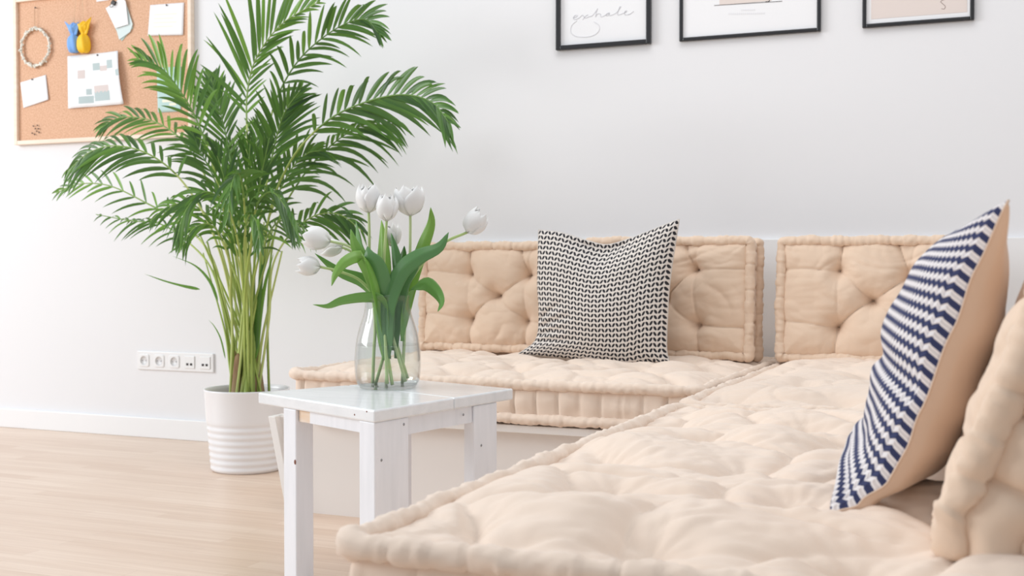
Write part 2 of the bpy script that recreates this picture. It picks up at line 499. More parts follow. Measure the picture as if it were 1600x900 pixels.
def tufted(root, W, D, T, tufts, segs, seed, r=0.02, res=0.007, puff=0.022, dip=0.028, dip_w=0.05, wrinkle=1.0, pleat=0.064,
           crease=0.007, deform=None, material=None, fine=1.0, soft=False, fold_scale=1.0, both=False, rc=0.03, bulge=0.010):
    """W x D x T block: two sheets, a pleated band and two rolled edges, local z = thickness, origin at the centre of the underside"""
    material = material or M['cotton']
    deform = deform or (lambda p: p)
    hx, hy = W / 2, D / 2
    ins = r * 1.15

    def edge_shift(x, y):
        return 0.005 * nz(x * 7 + seed, y * 7, seed * 1.7)

    def height(x, y):
        de = min(hx - ins - abs(x), hy - ins - abs(y))
        de2 = max(de, 0)
        h = puff * (1 - math.exp(-de2 / (0.035 if not soft else 0.075)))
        wob = 0.010 * fold_scale
        wx = x + wob * nz(x * 9, y * 9, seed); wy = y + wob * nz(x * 9, y * 9, seed + 9)
        near = 0
        for (tx, ty) in tufts:
            d = math.hypot(wx - tx, wy - ty)
            e = math.exp(-(d / dip_w) ** 1.15)
            near = max(near, e)
            h -= dip * e
            if d < dip_w * 3.2:
                th = math.atan2(wy - ty, wx - tx)
                fo = 1 - abs(nz(th * 2.2 + seed + tx * 9, ty * 5, 3.1)) * 2.6
                h -= 0.0035 * wrinkle * fold_scale * max(fo, 0) ** 2 * math.exp(-d / (dip_w * 1.1)) * (1 - math.exp(-d / 0.012))
        for s in segs:
            d, t = seg_dist(wx, wy, s)
            st = s[4] if len(s) > 4 else 1.0
            wd = 0.0036 if not soft else 0.009
            h -= crease * st * math.exp(-(d / wd) ** 1.3)
            h -= crease * 1.3 * st * math.exp(-(d / (0.028 if not soft else 0.05)) ** 1.6)
        f = 5.5 / fold_scale
        n1 = nz(x * f + seed, y * f * 1.3, seed)
        h += 0.011 * wrinkle * n1 * smooth01(de2 / 0.06)
        if soft:
            g1 = 5.2 / fold_scale ** 0.5
            vd = noise.voronoi(Vector((wx * g1 + 0.35 * n1 + seed, wy * g1 * 1.35 - 0.3 * n1, seed * 0.5)))[0]
            gap = (vd[1] - vd[0])
            h += 0.020 * wrinkle * 0.7 * (1 - math.exp(-gap / 0.16)) * smooth01(de2 / 0.10) - 0.008 * smooth01(de2 / 0.10)
        n2 = abs(nz(x * 8 + 1.2 * n1 + seed, y * 13 - 1.1 * n1, seed + 4))
        h += (0.006 if soft else 0.014) * wrinkle * (n2 - 0.2) * smooth01(de2 / 0.04)
        n3 = abs(nz(x * 17 - n1 * 2, y * 30 + seed, seed + 7))
        h += 0.0045 * wrinkle * fine * (n3 - 0.2) * smooth01(de2 / 0.03)
        # puckers running in from the edge seam
        if de2 < 0.07:
            along = y if (hx - abs(x)) < (hy - abs(y)) else x
            h -= 0.0045 * wrinkle * max(0, 1 - 3.2 * abs(nz(along * 26, seed, 1.3))) * math.exp(-de2 / 0.022)
        h -= r * 0.5 * math.exp(-de2 / 0.006)
        return h

    body = MB()
    nx = max(12, int(W / res)); ny = max(12, int(D / res))
    for face in (1, -1):
        rr = 1 if (face == 1 or both) else 4
        mx_, my_ = nx // rr, ny // rr
        rows = []
        for i in range(mx_ + 1):
            row = []
            for j in range(my_ + 1):
                x = -hx + ins + (W - 2 * ins) * i / mx_; y = -hy + ins + (D - 2 * ins) * j / my_
                ccx, ccy = hx - ins - rc, hy - ins - rc
                if abs(x) > ccx and abs(y) > ccy:
                    qa, qb = (abs(x) - ccx), (abs(y) - ccy)
                    kk = max(qa, qb) / max(math.hypot(qa, qb), 1e-9)
                    x = math.copysign(ccx + qa * kk, x); y = math.copysign(ccy + qb * kk, y)
                h = height(x, y) if face == 1 else (0.3 * height(x, y) if not both else height(x, y) * 0.7)
                z = (T - r * 0.55 + h) if face == 1 else (r * 0.55 - min(h, 0.0 if not both else h))
                row.append(deform(Vector((x, y, z))))
            rows.append(row)
        body.grid(rows, flip=(face == -1))
    # perimeter path (rounded corners)
    step = 0.004 if D < 1.1 else 0.006

    def path(inset):
        pts = []
        ax, ay = hx - inset, hy - inset
        rcc = max(rc - inset, 0.012)
        cs = [(ax - rcc, -ay + rcc, -PI / 2), (ax - rcc, ay - rcc, 0), (-ax + rcc, ay - rcc, PI / 2), (-ax + rcc, -ay + rcc, PI)]
        for k, (cx, cy, a0) in enumerate(cs):
            for q in range(7):
                a = a0 + PI / 2 * q / 6
                pts.append((cx + rcc * math.cos(a), cy + rcc * math.sin(a), math.cos(a), math.sin(a)))
            nxt = cs[(k + 1) % 4]
            a = a0 + PI / 2
            ex, ey = cx + rcc * math.cos(a), cy + rcc * math.sin(a)
            fx, fy = nxt[0] + rcc * math.cos(nxt[2]), nxt[1] + rcc * math.sin(nxt[2])
            Ln = math.hypot(fx - ex, fy - ey); m = int(Ln / step)
            for q in range(1, m):
                t = q / m
                pts.append((ex + (fx - ex) * t, ey + (fy - ey) * t, math.cos(a), math.sin(a)))
        return pts

    P = path(r * 1.0)
    # arc length
    S = [0.0]
    for a, b_ in zip(P, P[1:]): S.append(S[-1] + math.hypot(b_[0] - a[0], b_[1] - a[1]))
    tot = S[-1] + math.hypot(P[0][0] - P[-1][0], P[0][1] - P[-1][1])
    npl = round(tot / pleat)
    nb = 14
    rows = []
    for (x, y, ax, ay), s in zip(P, S):
        q = s / tot * npl + 0.25 * nz(s * 5, seed)
        fr = abs(q - round(q))            # 0 at a pleat seam
        bul = bulge * (1 - math.exp(-(fr / 0.055) ** 0.8)) - 0.005
        bul += 0.003 * nz(s * 30, seed, 5)
        row = []
        for k in range(nb + 1):
            t = k / nb
            z = r * 0.9 + (T - 1.8 * r) * t
            o = bul * (math.sin(PI * t) ** 0.5 if 0 < t < 1 else 0) - r * 0.35 + 0.004 * nz(x * 20 + seed, y * 20, z * 30)
            if 0.2 < t < 0.8: o += 0.004 * math.sin(PI * (t - .2) / .6)
            row.append(deform(Vector((x + ax * o, y + ay * o, z))))
        rows.append(row)
    body.grid(rows, close_u=True)
    body.build('cover', material, root)
    # rolled edges
    for face in (1, -1):
        rl = MB()
        nn = 14
        npc = round(tot / (pleat * 1.25))
        rows = []
        for (x, y, ax, ay), s in zip(P, S):
            q = s / tot * npc + 0.35 * nz(s * 4, seed + face)
            k0 = round(q)
            fr = abs(q - k0)
            strong = 0.55 + 0.45 * abs(nz(k0 * 3.7, seed, face * 2.0)) * 2
            rad = r * (1.0 - 0.36 * strong * math.exp(-fr / 0.028) + 0.15 * (q - k0) + 0.12 * nz(s * 12, seed + 3) + 0.03 * nz(s * 50, seed + 5))
            # corners bunch up a little
            cor = abs(ax * ay) * 2
            rad *= 1 + 0.25 * cor
            cz = (T - r * 0.75) if face == 1 else r * 1.0
            cz += 0.004 * nz(s * 9, seed + 11)
            sh = 0.005 * nz(s * 9, seed + 2)
            row = []
            for k in range(nn):
                a = 2 * PI * k / nn
                rr = rad * (1 + 0.07 * math.sin(a * 2 + s * 60 + 4 * nz(s * 12, seed)) - 0.16 * max(0, 1 - 3.0 * abs(nz(s * 34 + 1.6 * a, seed, 2.2))))
                ca, sa = math.cos(a) * rr, math.sin(a) * rr * 1.02
                row.append(deform(Vector((x + ax * (ca + sh), y + ay * (ca + sh), cz + sa))))
            rows.append(row)
        rl.grid(rows, close_u=True, close_v=True)
        rl.build('rolled_edge', material, root)
    # knotted tuft threads
    if soft: return
    for (tx, ty) in tufts:
        th = MB()
        z = T - r * 0.55 + height(tx, ty) + 0.001
        p = deform(Vector((tx, ty, z)))
        th.ball(p, 0.0026, 5)
        th.build('tuft_knot', M['thread'], root)


def mattress(name, x0, x1, y0, y1, z0, T, label, seed, tx, ty, **kw):
    root = empty(name, ((x0 + x1) / 2, (y0 + y1) / 2, z0), label, 'mattress', None)
    W, D = x1 - x0, y1 - y0
    tufts = []
    for j in range(ty):
        for i in range(tx - (j % 2)):
            u = (i + 0.5 + 0.5 * (j % 2)) / tx; v = (j + 0.5) / ty
            tufts.append((-W / 2 + W * u + 0.012 * nz(i * 3.1, j * 2.7, seed), -D / 2 + D * v + 0.012 * nz(i * 5.1, j * 1.7, seed + 5)))
    rnd = random.Random(seed)
    segs = []
    for a in range(len(tufts)):
        for b_ in range(a + 1, len(tufts)):
            d = math.dist(tufts[a], tufts[b_])
            if d < 0.27 and rnd.random() < 0.5:
                segs.append((*tufts[a], *tufts[b_], 0.25 + 0.6 * rnd.random()))
    tufted(root, W, D, T, tufts, segs, seed, soft=True, **kw)
    return root


# benches under the mattresses
bn = empty('bench', (-1.47, 3.75, 0), 'low white bench along the wall carrying the back mattress, mostly hidden behind the side table', 'bench')
bn_loc = Vector(bn.location)


def rel(mb, o=bn_loc):
    mb.v = [(p[0] - o[0], p[1] - o[1], p[2] - o[2]) for p in mb.v]
    return mb


b1 = MB(); b1.box(-2.10, -0.80, 3.16, 4.29, 0.296, 0.318)
rel(b1).build('seat_board', M['bench_white'], bn, smooth=False, bevel=0.002)
A = on_y(423, 648, 3.19); B = on_y(447, 798, 3.19)
b1 = MB(); b1.hexa([(B.x + .02, 3.215, 0), (-0.8, 3.215, 0), (-0.8, 3.235, 0), (B.x + .02, 3.235, 0)],
                   [(A.x + .01, 3.215, 0.296), (-0.8, 3.215, 0.296), (-0.8, 3.235, 0.296), (A.x + .01, 3.235, 0.296)])
rel(b1).build('front_panel', M['bench_white_shaded'], bn, smooth=False)
b1 = MB()
xb, xt = B.x, A.x - 0.01
b1.hexa([(xb, 3.19, 0), (xb + 0.026, 3.19, 0), (xb + 0.026, 4.28, 0), (xb, 4.28, 0)],
        [(xt, 3.19, 0.296), (xt + 0.026, 3.19, 0.296), (xt + 0.026, 4.28, 0.296), (xt, 4.28, 0.296)])
rel(b1).build('side_panel', M['bench_white'], bn, smooth=False, bevel=0.002)
c2 = Vector((-0.27, 2.8, 0))
bn2 = empty('bench', c2, 'low bench under the long run of mattresses on the right, hidden by them', 'bench')
b2 = MB(); b2.box(-0.76, 0.2, 1.32, 4.29, 0.296, 0.318); rel(b2, c2).build('seat_board', M['bench_white'], bn2, smooth=False)
for (x0, x1, y0, y1, nm) in ((-0.74, -0.715, 1.34, 4.28, 'side_panel'), (0.17, 0.195, 1.34, 4.28, 'side_panel'), (-0.715, 0.17, 1.34, 1.365, 'front_panel')):
    b2 = MB(); b2.box(x0, x1, y0, y1, 0, 0.296); rel(b2, c2).build(nm, M['bench_white_shaded'], bn2, smooth=False)

mattress('mattress', -2.115, -0.815, 3.135, 4.24, 0.322, 0.125, 'tufted beige mattress on the white bench along the wall, behind the side table', 3, 6, 6,
         r=0.016, res=0.006, puff=0.033, dip=0.022, dip_w=0.045, pleat=0.064, wrinkle=0.85, rc=0.04, crease=0.009)
mattress('mattress', -0.805, 0.19, 2.797, 4.24, 0.322, 0.125, 'tufted beige corner mattress in front of the right back cushion', 8, 4, 6,
         r=0.017, res=0.006, puff=0.044, dip=0.026, dip_w=0.05, pleat=0.066, wrinkle=0.95, rc=0.075, crease=0.009)
mattress('mattress', -0.80, 0.19, 1.262, 2.772, 0.322, 0.125, 'tufted beige mattress nearest the camera, under the navy striped pillow', 15, 4, 6,
         r=0.018, res=0.0058, rc=0.05, puff=0.034, dip=0.036, dip_w=0.065, pleat=0.075, wrinkle=1.5, fold_scale=1.5, fine=1.0, crease=0.011)


# back cushions: 0.6 x 0.4 x 0.12, five tufts in a quincunx
def back_cushion(x0, x1, yf, z0, z1, label, seed, lean=0.06, rotz=0.0, T=0.125, loc=None, rot=None, deform=None, r=0.0175, **kw):
    W, D = x1 - x0, z1 - z0
    # local x = width, local y = height, local z = thickness (face towards the room)
    root = empty('back_cushion', loc or ((x0 + x1) / 2, yf + T, z0 + D / 2), label, 'cushion', 'tufted back cushions of the corner sofa', rot or (PI / 2 - lean, 0, rotz))
    a, b_ = W * 0.175, D * 0.2
    tf = [(-a, b_), (a, b_), (0, 0), (-a, -b_), (a, -b_)]
    rnd = random.Random(seed)
    tf = [(x + rnd.uniform(-.008, .008), y + rnd.uniform(-.01, .01)) for x, y in tf]
    sg = [(*tf[0], tf[0][0] + 0.004, D / 2, 1.0), (*tf[3], tf[3][0] - 0.008, -D / 2, 1.1), (*tf[1], tf[1][0] - 0.03, D / 2, 0.8), (*tf[1], tf[1][0] + 0.03, D / 2, 0.4),
          (*tf[4], tf[4][0] + 0.004, -D / 2, 0.9), (*tf[2], *tf[1], 0.9), (*tf[2], *tf[3], 1.0), (*tf[2], *tf[0], 0.6), (*tf[2], *tf[4], 0.5),
          (*tf[0], -W / 2, tf[0][1] + 0.01, 0.5), (*tf[3], -W / 2, tf[3][1] + 0.02, 0.5), (*tf[1], W / 2, tf[1][1], 0.5), (*tf[4], W / 2, tf[4][1] - 0.01, 0.6),
          (*tf[1], *tf[4], 0.45), (*tf[0], *tf[3], 0.35)]
    tufted(root, W, D, T, tf, sg, seed, r=r, res=0.0042, puff=0.030, dip=0.026, dip_w=0.032, wrinkle=0.8, pleat=kw.pop('pleat', 0.06), crease=0.0095,
           material=M['cotton_back'], deform=deform, **kw)
    return root


back_cushion(-2.105, -1.475, 3.975, 0.445, 0.845, 'tufted beige back cushion at the left end, behind the glass vase', 21)
back_cushion(-1.462, -0.846, 3.955, 0.445, 0.858, 'tufted beige back cushion behind the black and white pillow', 22, rotz=-0.09)
back_cushion(-0.800, -0.200, 3.965, 0.445, 0.856, 'tufted beige back cushion in the corner, right of the gap', 23, rotz=0.02)

# foreground cushion standing on the near mattress, leaning to the right, seen from its end
lean4 = math.radians(21)
# thickness axis faces -x: local x -> world -y, local y -> up (leaning +x), local z -> -x
ex = Vector((0, -1, 0)); ey = Vector((math.sin(lean4), 0, math.cos(lean4))); ez = ex.cross(ey)
mrot = Matrix((ex, ey, ez)).transposed()
W4, H4, T4 = 0.60, 0.43, 0.135
corner = Vector((-0.125, 1.435, 0.448))       # near, bottom, room-facing corner
ctr = corner - ex * (W4 / 2) + ey * (H4 / 2) - ez * T4


def d4(p):
    q = Vector(p)
    k = max(0, (-q.y - H4 / 2 + 0.11) / 0.11)          # squashed, bunched foot
    n = smooth01(k) * smooth01((q.x - W4 / 2 + 0.12) / 0.12)
    q.x -= 0.012 * n * math.sin((q.z) * 60)
    q.y += 0.010 * n * math.sin(q.z * 45 + 1)
    q.z += 0.012 * n * math.sin(q.y * 75)
    return q


back_cushion(0, W4, 0, 0, H4, 'tufted beige cushion leaning at the right edge, nearest the camera, end on', 31, T=T4, loc=ctr, rot=mrot.to_euler(), deform=d4, r=0.0215, pleat=0.085, bulge=0.024)


# ------------------------------------------------------------------ throw pillows
def coons(cb, ct, cl, cr, n):
    """four boundary polylines (bottom, top: left to right; left, right: bottom to top), each n+1 points"""
    P = []
    for i in range(n + 1):
        u = i / n; row = []
        for j in range(n + 1):
            v = j / n
            p = cb[i] * (1 - v) + ct[i] * v + cl[j] * (1 - u) + cr[j] * u
            p = p - (cb[0] * (1 - u) * (1 - v) + cb[n] * u * (1 - v) + ct[0] * (1 - u) * v + ct[n] * u * v)
            row.append(p)
        P.append(row)
    return P


def pillow(root, bottom, top, left, right, tf, tb, mfront, mback, disp=None, n=110, seam=True, bow=None):
    bow = bow or (lambda v: 0.0)
    def even(q):
        c = catmull([Vector((a, b_, 0)) for a, b_ in q], 400)
        S = [0.0]
        for a, b_ in zip(c, c[1:]): S.append(S[-1] + (b_ - a).length)
        out = []
        for k in range(n + 1):
            t = S[-1] * k / n
            i = min(int(np.searchsorted(S, t)), 399); i = max(i, 1)
            f = (t - S[i - 1]) / max(S[i] - S[i - 1], 1e-9)
            out.append(c[i - 1].lerp(c[i], f))
        return out
    cb, ct, cl, cr = (even(q) for q in (bottom, top, left, right))
    P = coons(cb, ct, cl, cr, n)
    disp = disp or (lambda u, v, s: 0)
    for side, th, m, nm in ((1, tf, mfront, 'front_cover'), (-1, tb, mback, 'back_cover')):
        rows = []; uvs = []
        for i in range(n + 1):
            row = []; ur = []
            for j in range(n + 1):
                u, v = i / n, j / n
                a = max(0, 4 * u * (1 - u)); b_ = max(0, 4 * v * (1 - v))
                h = th * (a * b_) ** 0.42 * (0.80 + 0.20 * a * b_)
                h += disp(u, v, side) * min(1, (a * b_) * 8)
                p = P[i][j]
                row.append((p.x, p.y, side * max(h, 0.0) + bow(v)))
                ur.append((u, v))
            rows.append(row); uvs.append(ur)
        mb = MB(); mb.grid(rows, uvs=uvs, flip=(side == -1))
        mb.build(nm, m, root)
    if seam:
        for i in range(n + 1):
            for j in range(n + 1): P[i][j].z = bow(j / n)
        loop = [P[i][0] for i in range(n)] + [P[n][j] for j in range(n)] + [P[i][n] for i in range(n, 0, -1)] + [P[0][j] for j in range(n, 0, -1)]
        mb = MB(); mb.tube([tuple(p) for p in loop] + [tuple(loop[0])], 0.0016, 6, cap=False)
        mb.build('seam', M['seam_pale'] if mback is M['lozenge'] else M['lining'], root)


# black and white pillow, in a plane slightly reclined against the back cushions
YP = 3.80


def pl(px, py):
    p = on_y(px, py, YP); return (p.x + 1.3, p.z - 0.45)


rp_ = empty('throw_pillow', (-1.3, YP - 0.035, 0.45), 'black and white woven pillow with dented top edge leaning on the back cushions', 'pillow', None, (PI / 2 - 0.10, 0, 0))


def bw_disp(u, v, s):
    h = 0.004 * nz(u * 4, v * 4, s)
    if s > 0:
        # dent from the top edge and slack folds at the lower left
        h -= 0.045 * math.exp(-((u - 0.47) / 0.20) ** 2 - ((1 - v) / 0.16) ** 2)
        for (x0, y0, x1, y1, st) in ((0.0, 0.27, 0.30, 0.37, 1.0), (0.02, 0.33, 0.24, 0.47, .7), (0.0, 0.16, 0.35, 0.20, .7), (0.02, 0.22, 0.26, 0.27, .9)):
            d, t = seg_dist(u, v, (x0, y0, x1, y1))
            h -= 0.020 * st * (1 - t * 0.8) * math.exp(-(d / 0.022) ** 2)
    return h


pillow(rp_,
       [pl(816, 552), pl(860, 556), pl(925, 563), pl(985, 571), pl(1020, 566), pl(1053, 568)],
       [pl(840, 358), pl(875, 362), pl(915, 374), pl(948, 381), pl(985, 371), pl(1025, 355), pl(1060, 341)],
       [pl(816, 552), pl(842, 530), pl(846, 490), pl(842, 440), pl(840, 358)],
       [pl(1053, 568), pl(1046, 545), pl(1046, 490), pl(1049, 430), pl(1060, 341)],
       0.085, 0.07, M['lozenge'], M['lozenge'], bw_disp)

# navy striped pillow: stands nearly edge on to the camera; patterned side faces left, plain side right
P0 = on_z(1297, 806, 0.452)
P1 = on_y(1576, 313, P0.y - 0.02)
e1 = (P1 - P0); H5 = e1.length; e1.normalize()
e2 = Vector((-0.11, 0.99, 0)); e2 = (e2 - e1 * e2.dot(e1)).normalized()
nn_ = e1.cross(e2)            # towards -x : patterned side
if nn_.x > 0: nn_ = -nn_
# local x: from far edge to near edge = -e2, y = e1, z = nn_
xx = e1.cross(nn_)
mr = Matrix((xx, e1, nn_)).transposed()
rp2 = empty('throw_pillow', P0, 'navy and white striped knit pillow with plain beige back, seen edge on at right', 'pillow', None, mr.to_euler())
sx_ = -1 if xx.dot(e2) < 0 else 1      # local x sign that points away from the camera
Wp = 0.46


def q5(a, b_):                 # a = distance away from the near edge, b = height fraction
    return (sx_ * a, b_ * H5)


def dz5(u, v, s):
    return 0.006 * nz(u * 5, v * 5, s * 3) - (0.012 * math.exp(-((v - 0.42) / 0.05) ** 2) if s > 0 else 0)


def bow5(v):
    pts = [(0, 0), (.08, .026), (.17, .044), (.27, .044), (.38, .036), (.62, .021), (.8, .008), (1, 0)]
    for (a, x), (b_, y) in zip(pts, pts[1:]):
        if v <= b_: return -(x + (y - x) * smooth01((v - a) / (b_ - a)))
    return 0.0


near = [q5(0.0, 0.0), q5(0.035, 0.10), q5(0.045, 0.3), q5(0.045, 0.55), q5(0.03, 0.8), q5(0.0, 1.0)]
far = [q5(Wp, 0.0), q5(Wp - 0.035, 0.12), q5(Wp - 0.045, 0.35), q5(Wp - 0.045, 0.55), q5(Wp - 0.03, 0.75), q5(Wp, 0.88)]
bot = [q5(0.0, 0.0), q5(0.08, 0.05), q5(0.23, 0.07), q5(0.38, 0.05), q5(Wp, 0.0)]
top = [q5(0.0, 1.0), q5(0.08, 0.93), q5(0.23, 0.87), q5(0.38, 0.86), q5(Wp, 0.88)]
if sx_ < 0:
    pillow(rp2, bot[::-1], top[::-1], far, near, 0.080, 0.085, M['knit'], M['lining'], dz5, bow=bow5)
else:
    pillow(rp2, bot, top, near, far, 0.080, 0.085, M['knit'], M['lining'], dz5, bow=bow5)

# ------------------------------------------------------------------ side table
ZT = 0.46
cF, cL, cR, cB = (on_z(x, y, ZT) for x, y in ((585, 641), (403, 613), (802, 607), (651, 593)))
tb = empty('side_table', (0, 0, 0), 'small white painted wooden side table holding the glass vase', 'table')
o_ = (cF + cL + cR + cB) / 4
tb.location = (o_.x, o_.y, 0)


def T_(s, t):
    """s from front to left corner, t from front to right corner"""
    return cF * (1 - s) * (1 - t) + cL * s * (1 - t) + cR * (1 - s) * t + cB * s * t


La, Lb = (cL - cF).length, (cR - cF).length


def quad(s0, s1, t0, t1):
    return [tuple((T_(s, t) - Vector((o_.x, o_.y, 0)))[:2]) for s, t in ((s0, t0), (s0, t1), (s1, t1), (s1, t0))]


TH = 0.028
for (t0, t1) in ((0.0, 0.535), (0.539, 1.0)):
    pk = MB(); pk.prism(quad(0, 1, t0, t1), ZT - TH, ZT)
    pk.build('top_plank', M['painted_top'], tb, smooth=False, bevel=0.004, merge=1e-5)
ca, cb_ = 1 / La, 1 / Lb
legs = ((0.004, 0.062, 0.004, 0.004 + 0.118), (La - 0.165, La - 0.110, 0.004, 0.060), (0.004, 0.05, Lb - 0.165, Lb - 0.068), (La - 0.10, La - 0.06, Lb - 0.125, Lb - 0.09))
for i, (a0, a1, b0, b1_) in enumerate(legs):
    lg = MB()
    q = quad(a0 * ca, a1 * ca, b0 * cb_, b1_ * cb_)
    lg.prism(q, 0.0, ZT - TH)
    lo = lg.build('leg', M['painted'], tb, smooth=False, bevel=0.003, merge=1e-5)
ap = MB(); ap.prism(quad(0.012 * ca, 0.034 * ca, 0.124 * cb_, (Lb - 0.167) * cb_), ZT - TH - 0.04, ZT - TH)
ap.build('apron', M['painted'], tb, smooth=False)
ap = MB(); ap.prism(quad(0.064 * ca, (La - 0.215) * ca, 0.012 * cb_, 0.034 * cb_), ZT - TH - 0.028, ZT - TH)
ap.build('apron', M['painted'], tb, smooth=False)
ap = MB(); ap.prism(quad((La - 0.215) * ca, (La - 0.167) * ca, 0.013 * cb_, 0.034 * cb_), ZT - TH - 0.028, ZT - TH)
tag(ap.build('apron', M['raw_wood'], tb, smooth=False), 'unpainted brown end of the apron board')


def front_face_pt(px, py, tside=True, off=0.004):
    """point on the face of the table that runs from the front corner to the right corner, set in by off"""
    a = T_(off * ca, 0); b_ = T_(off * ca, 1)
    d = (b_ - a); nrm = Vector((d.y, -d.x, 0)).normalized()
    r = ray(px, py)
    t = (a - EYE).dot(nrm) / r.dot(nrm)
    return EYE + r * t, nrm


def left_face_pt(px, py, off=0.004):
    a = T_(0, off * cb_); b_ = T_(1, off * cb_)
    d = (b_ - a); nrm = Vector((-d.y, d.x, 0)).normalized()
    r = ray(px, py)
    t = (a - EYE).dot(nrm) / r.dot(nrm)
    return EYE + r * t, nrm


for (px, py) in ((631, 663), (596, 719), (724, 648), (752, 696)):
    p, nrm = front_face_pt(px, py)
    sc = MB(); sc.ball((0, 0, 0), 0.0035, 6, sc=(1, 1, 0.35))
    so = sc.build('screw', M['screw'], tb)
    so.location = p - Vector((o_.x, o_.y, 0)); so.rotation_euler = nrm.to_track_quat('Z', 'Y').to_euler()
p, nrm = left_face_pt(461, 722)
sc = MB(); sc.ball((0, 0, 0), 0.006, 8, sc=(0.7, 1, 0.2))
so = sc.build('knot', M['knot'], tb); so.location = p - Vector((o_.x, o_.y, 0)); so.rotation_euler = nrm.to_track_quat('Z', 'Y').to_euler()
for (px, py) in ((554, 648), (573, 643)):
    p, nrm = left_face_pt(px, py, 0)
    sc = MB(); sc.ball((0, 0, 0), 0.0022, 6, sc=(1, 1, 0.4))
    so = sc.build('nail_hole', M['knot'], tb); so.location = p - Vector((o_.x, o_.y, 0)); so.rotation_euler = nrm.to_track_quat('Z', 'Y').to_euler()

# ------------------------------------------------------------------ vase and tulips
vb = on_z(606, 606, ZT)
k = (vb - EYE).dot(_fw) / FPX          # metres per pixel at the vase
VZ = ZT + 0.0005
vase = empty('vase', (vb.x, vb.y, VZ), 'clear glass vase of white tulips on the side table', 'vase')
prof_px = [(0, 0), (38, 0), (44, 3), (48.5, 9), (50.5, 20), (51.5, 36), (51, 52), (49.5, 68), (46.5, 84), (42, 100), (37.5, 114), (35.5, 126), (35.3, 136), (36.5, 145)]
prof = [(max(r, 0.01) * k, z * k) for r, z in prof_px]
pr = catmull([(r, z, 0) for r, z in prof], 60)
outer = [(max(p.x, 0.0001), p.y) for p in pr]
th_ = 0.0025
inner = [(max(r - th_, 0.0001), max(z, 0.007)) for r, z in outer]
inner[-1] = (outer[-1][0] - th_, outer[-1][1])
gl = MB(); gl.lathe(outer + inner[::-1], 72)
gl.build('glass', M['glass'], vase, merge=1e-6)
wz = 68 * k
wp = [(max(r - th_ - 0.0004, 0.0001), max(z, 0.0075)) for r, z in outer if z <= wz]
wp += [(wp[-1][0], wz), (wp[-1][0] - 0.002, wz - 0.001), (0.0001, wz - 0.001)]
wa = MB(); wa.lathe(wp, 72); wa.build('water', M['water'], vase, merge=1e-6)


def vp(px, py, dd=0.0):
    """point at the vase's distance (+dd metres further away)"""
    return at_depth(px, py, (vb - EYE).dot(_fw) + dd)


def blade(mb, pts, width, n=18, side=None, fold=0.25, var=0.5, twist=0.0, shape=0.45, m=4, mi=0):
    """a leaf: mid line through pts, lens-shaped width, folded along the middle"""
    P = catmull(pts, n)
    rows = []; uvs = []
    for i, p in enumerate(P):
        t = i / (n - 1)
        T = (P[min(i + 1, n - 1)] - P[max(i - 1, 0)]).normalized()
        s = Vector(side) if side is not None else _rt
        if twist: s = Matrix.Rotation(twist * t, 3, T) @ s
        s = (s - T * s.dot(T))
        s = s.normalized() if s.length > 1e-4 else T.orthogonal().normalized()
        nn = T.cross(s)
        wv = width * (math.sin(PI * t ** shape) ** 0.8 if 0 < t < 1 else 0.02) * 0.5
        if t < 0.12: wv = max(wv, width * 0.12)
        row = []
        for q in range(-m, m + 1):
            f = q / m
            row.append(p + s * (wv * f) + nn * (abs(f) * wv * fold))
        rows.append(row); uvs.append([(var, t)] * (2 * m + 1))
    mb.grid(rows, uvs=uvs, mi=mi)


def blossom(root, c, axis, h, r, seed, openness=0.0):
    rnd = random.Random(seed)
    axis = Vector(axis).normalized()
    a = axis.orthogonal().normalized(); b_ = axis.cross(a)
    for ring in range(2):
        for kx in range(3):
            th0 = 2 * PI * kx / 3 + ring * PI / 3 + seed
            mb = MB(); rows = []; nu, nv = 10, 12
            op = openness + rnd.uniform(-.05, .10); rs = 1 - 0.08 * ring
            hh = h * rnd.uniform(.92, 1.05)
            for i in range(nu + 1):
                u = i / nu * 2 - 1; row = []
                for j in range(nv + 1):
                    v = j / nv
                    half = 0.80 * (max(0.0, math.sin(PI * min(1, (v * 0.90 + 0.10)))) ** 0.55) * (1.08 - 0.25 * v)
                    if v > .97: half *= 0.45
                    ang = th0 + u * half * 1.45
                    R = r * rs * (math.sin(PI * (0.10 + 0.72 * v)) ** 0.75 * 1.02 + op * v * v) * (1 - 0.12 * u * u * v)
                    if v < 0.15: R *= (v / 0.15) ** 0.6 * 0.9 + 0.1
                    z = hh * (v - 0.10 * u * u * v) + 0.002 * math.sin(u * 5 + seed)
                    row.append(c + (a * math.cos(ang) + b_ * math.sin(ang)) * R + axis * z)
                rows.append(row)
            mb.grid(rows, uvs=[[(rnd.random(), .5)] * (nv + 1)] * (nu + 1))
            mb.build('petal', M['petal'], root, solid=0.0006)


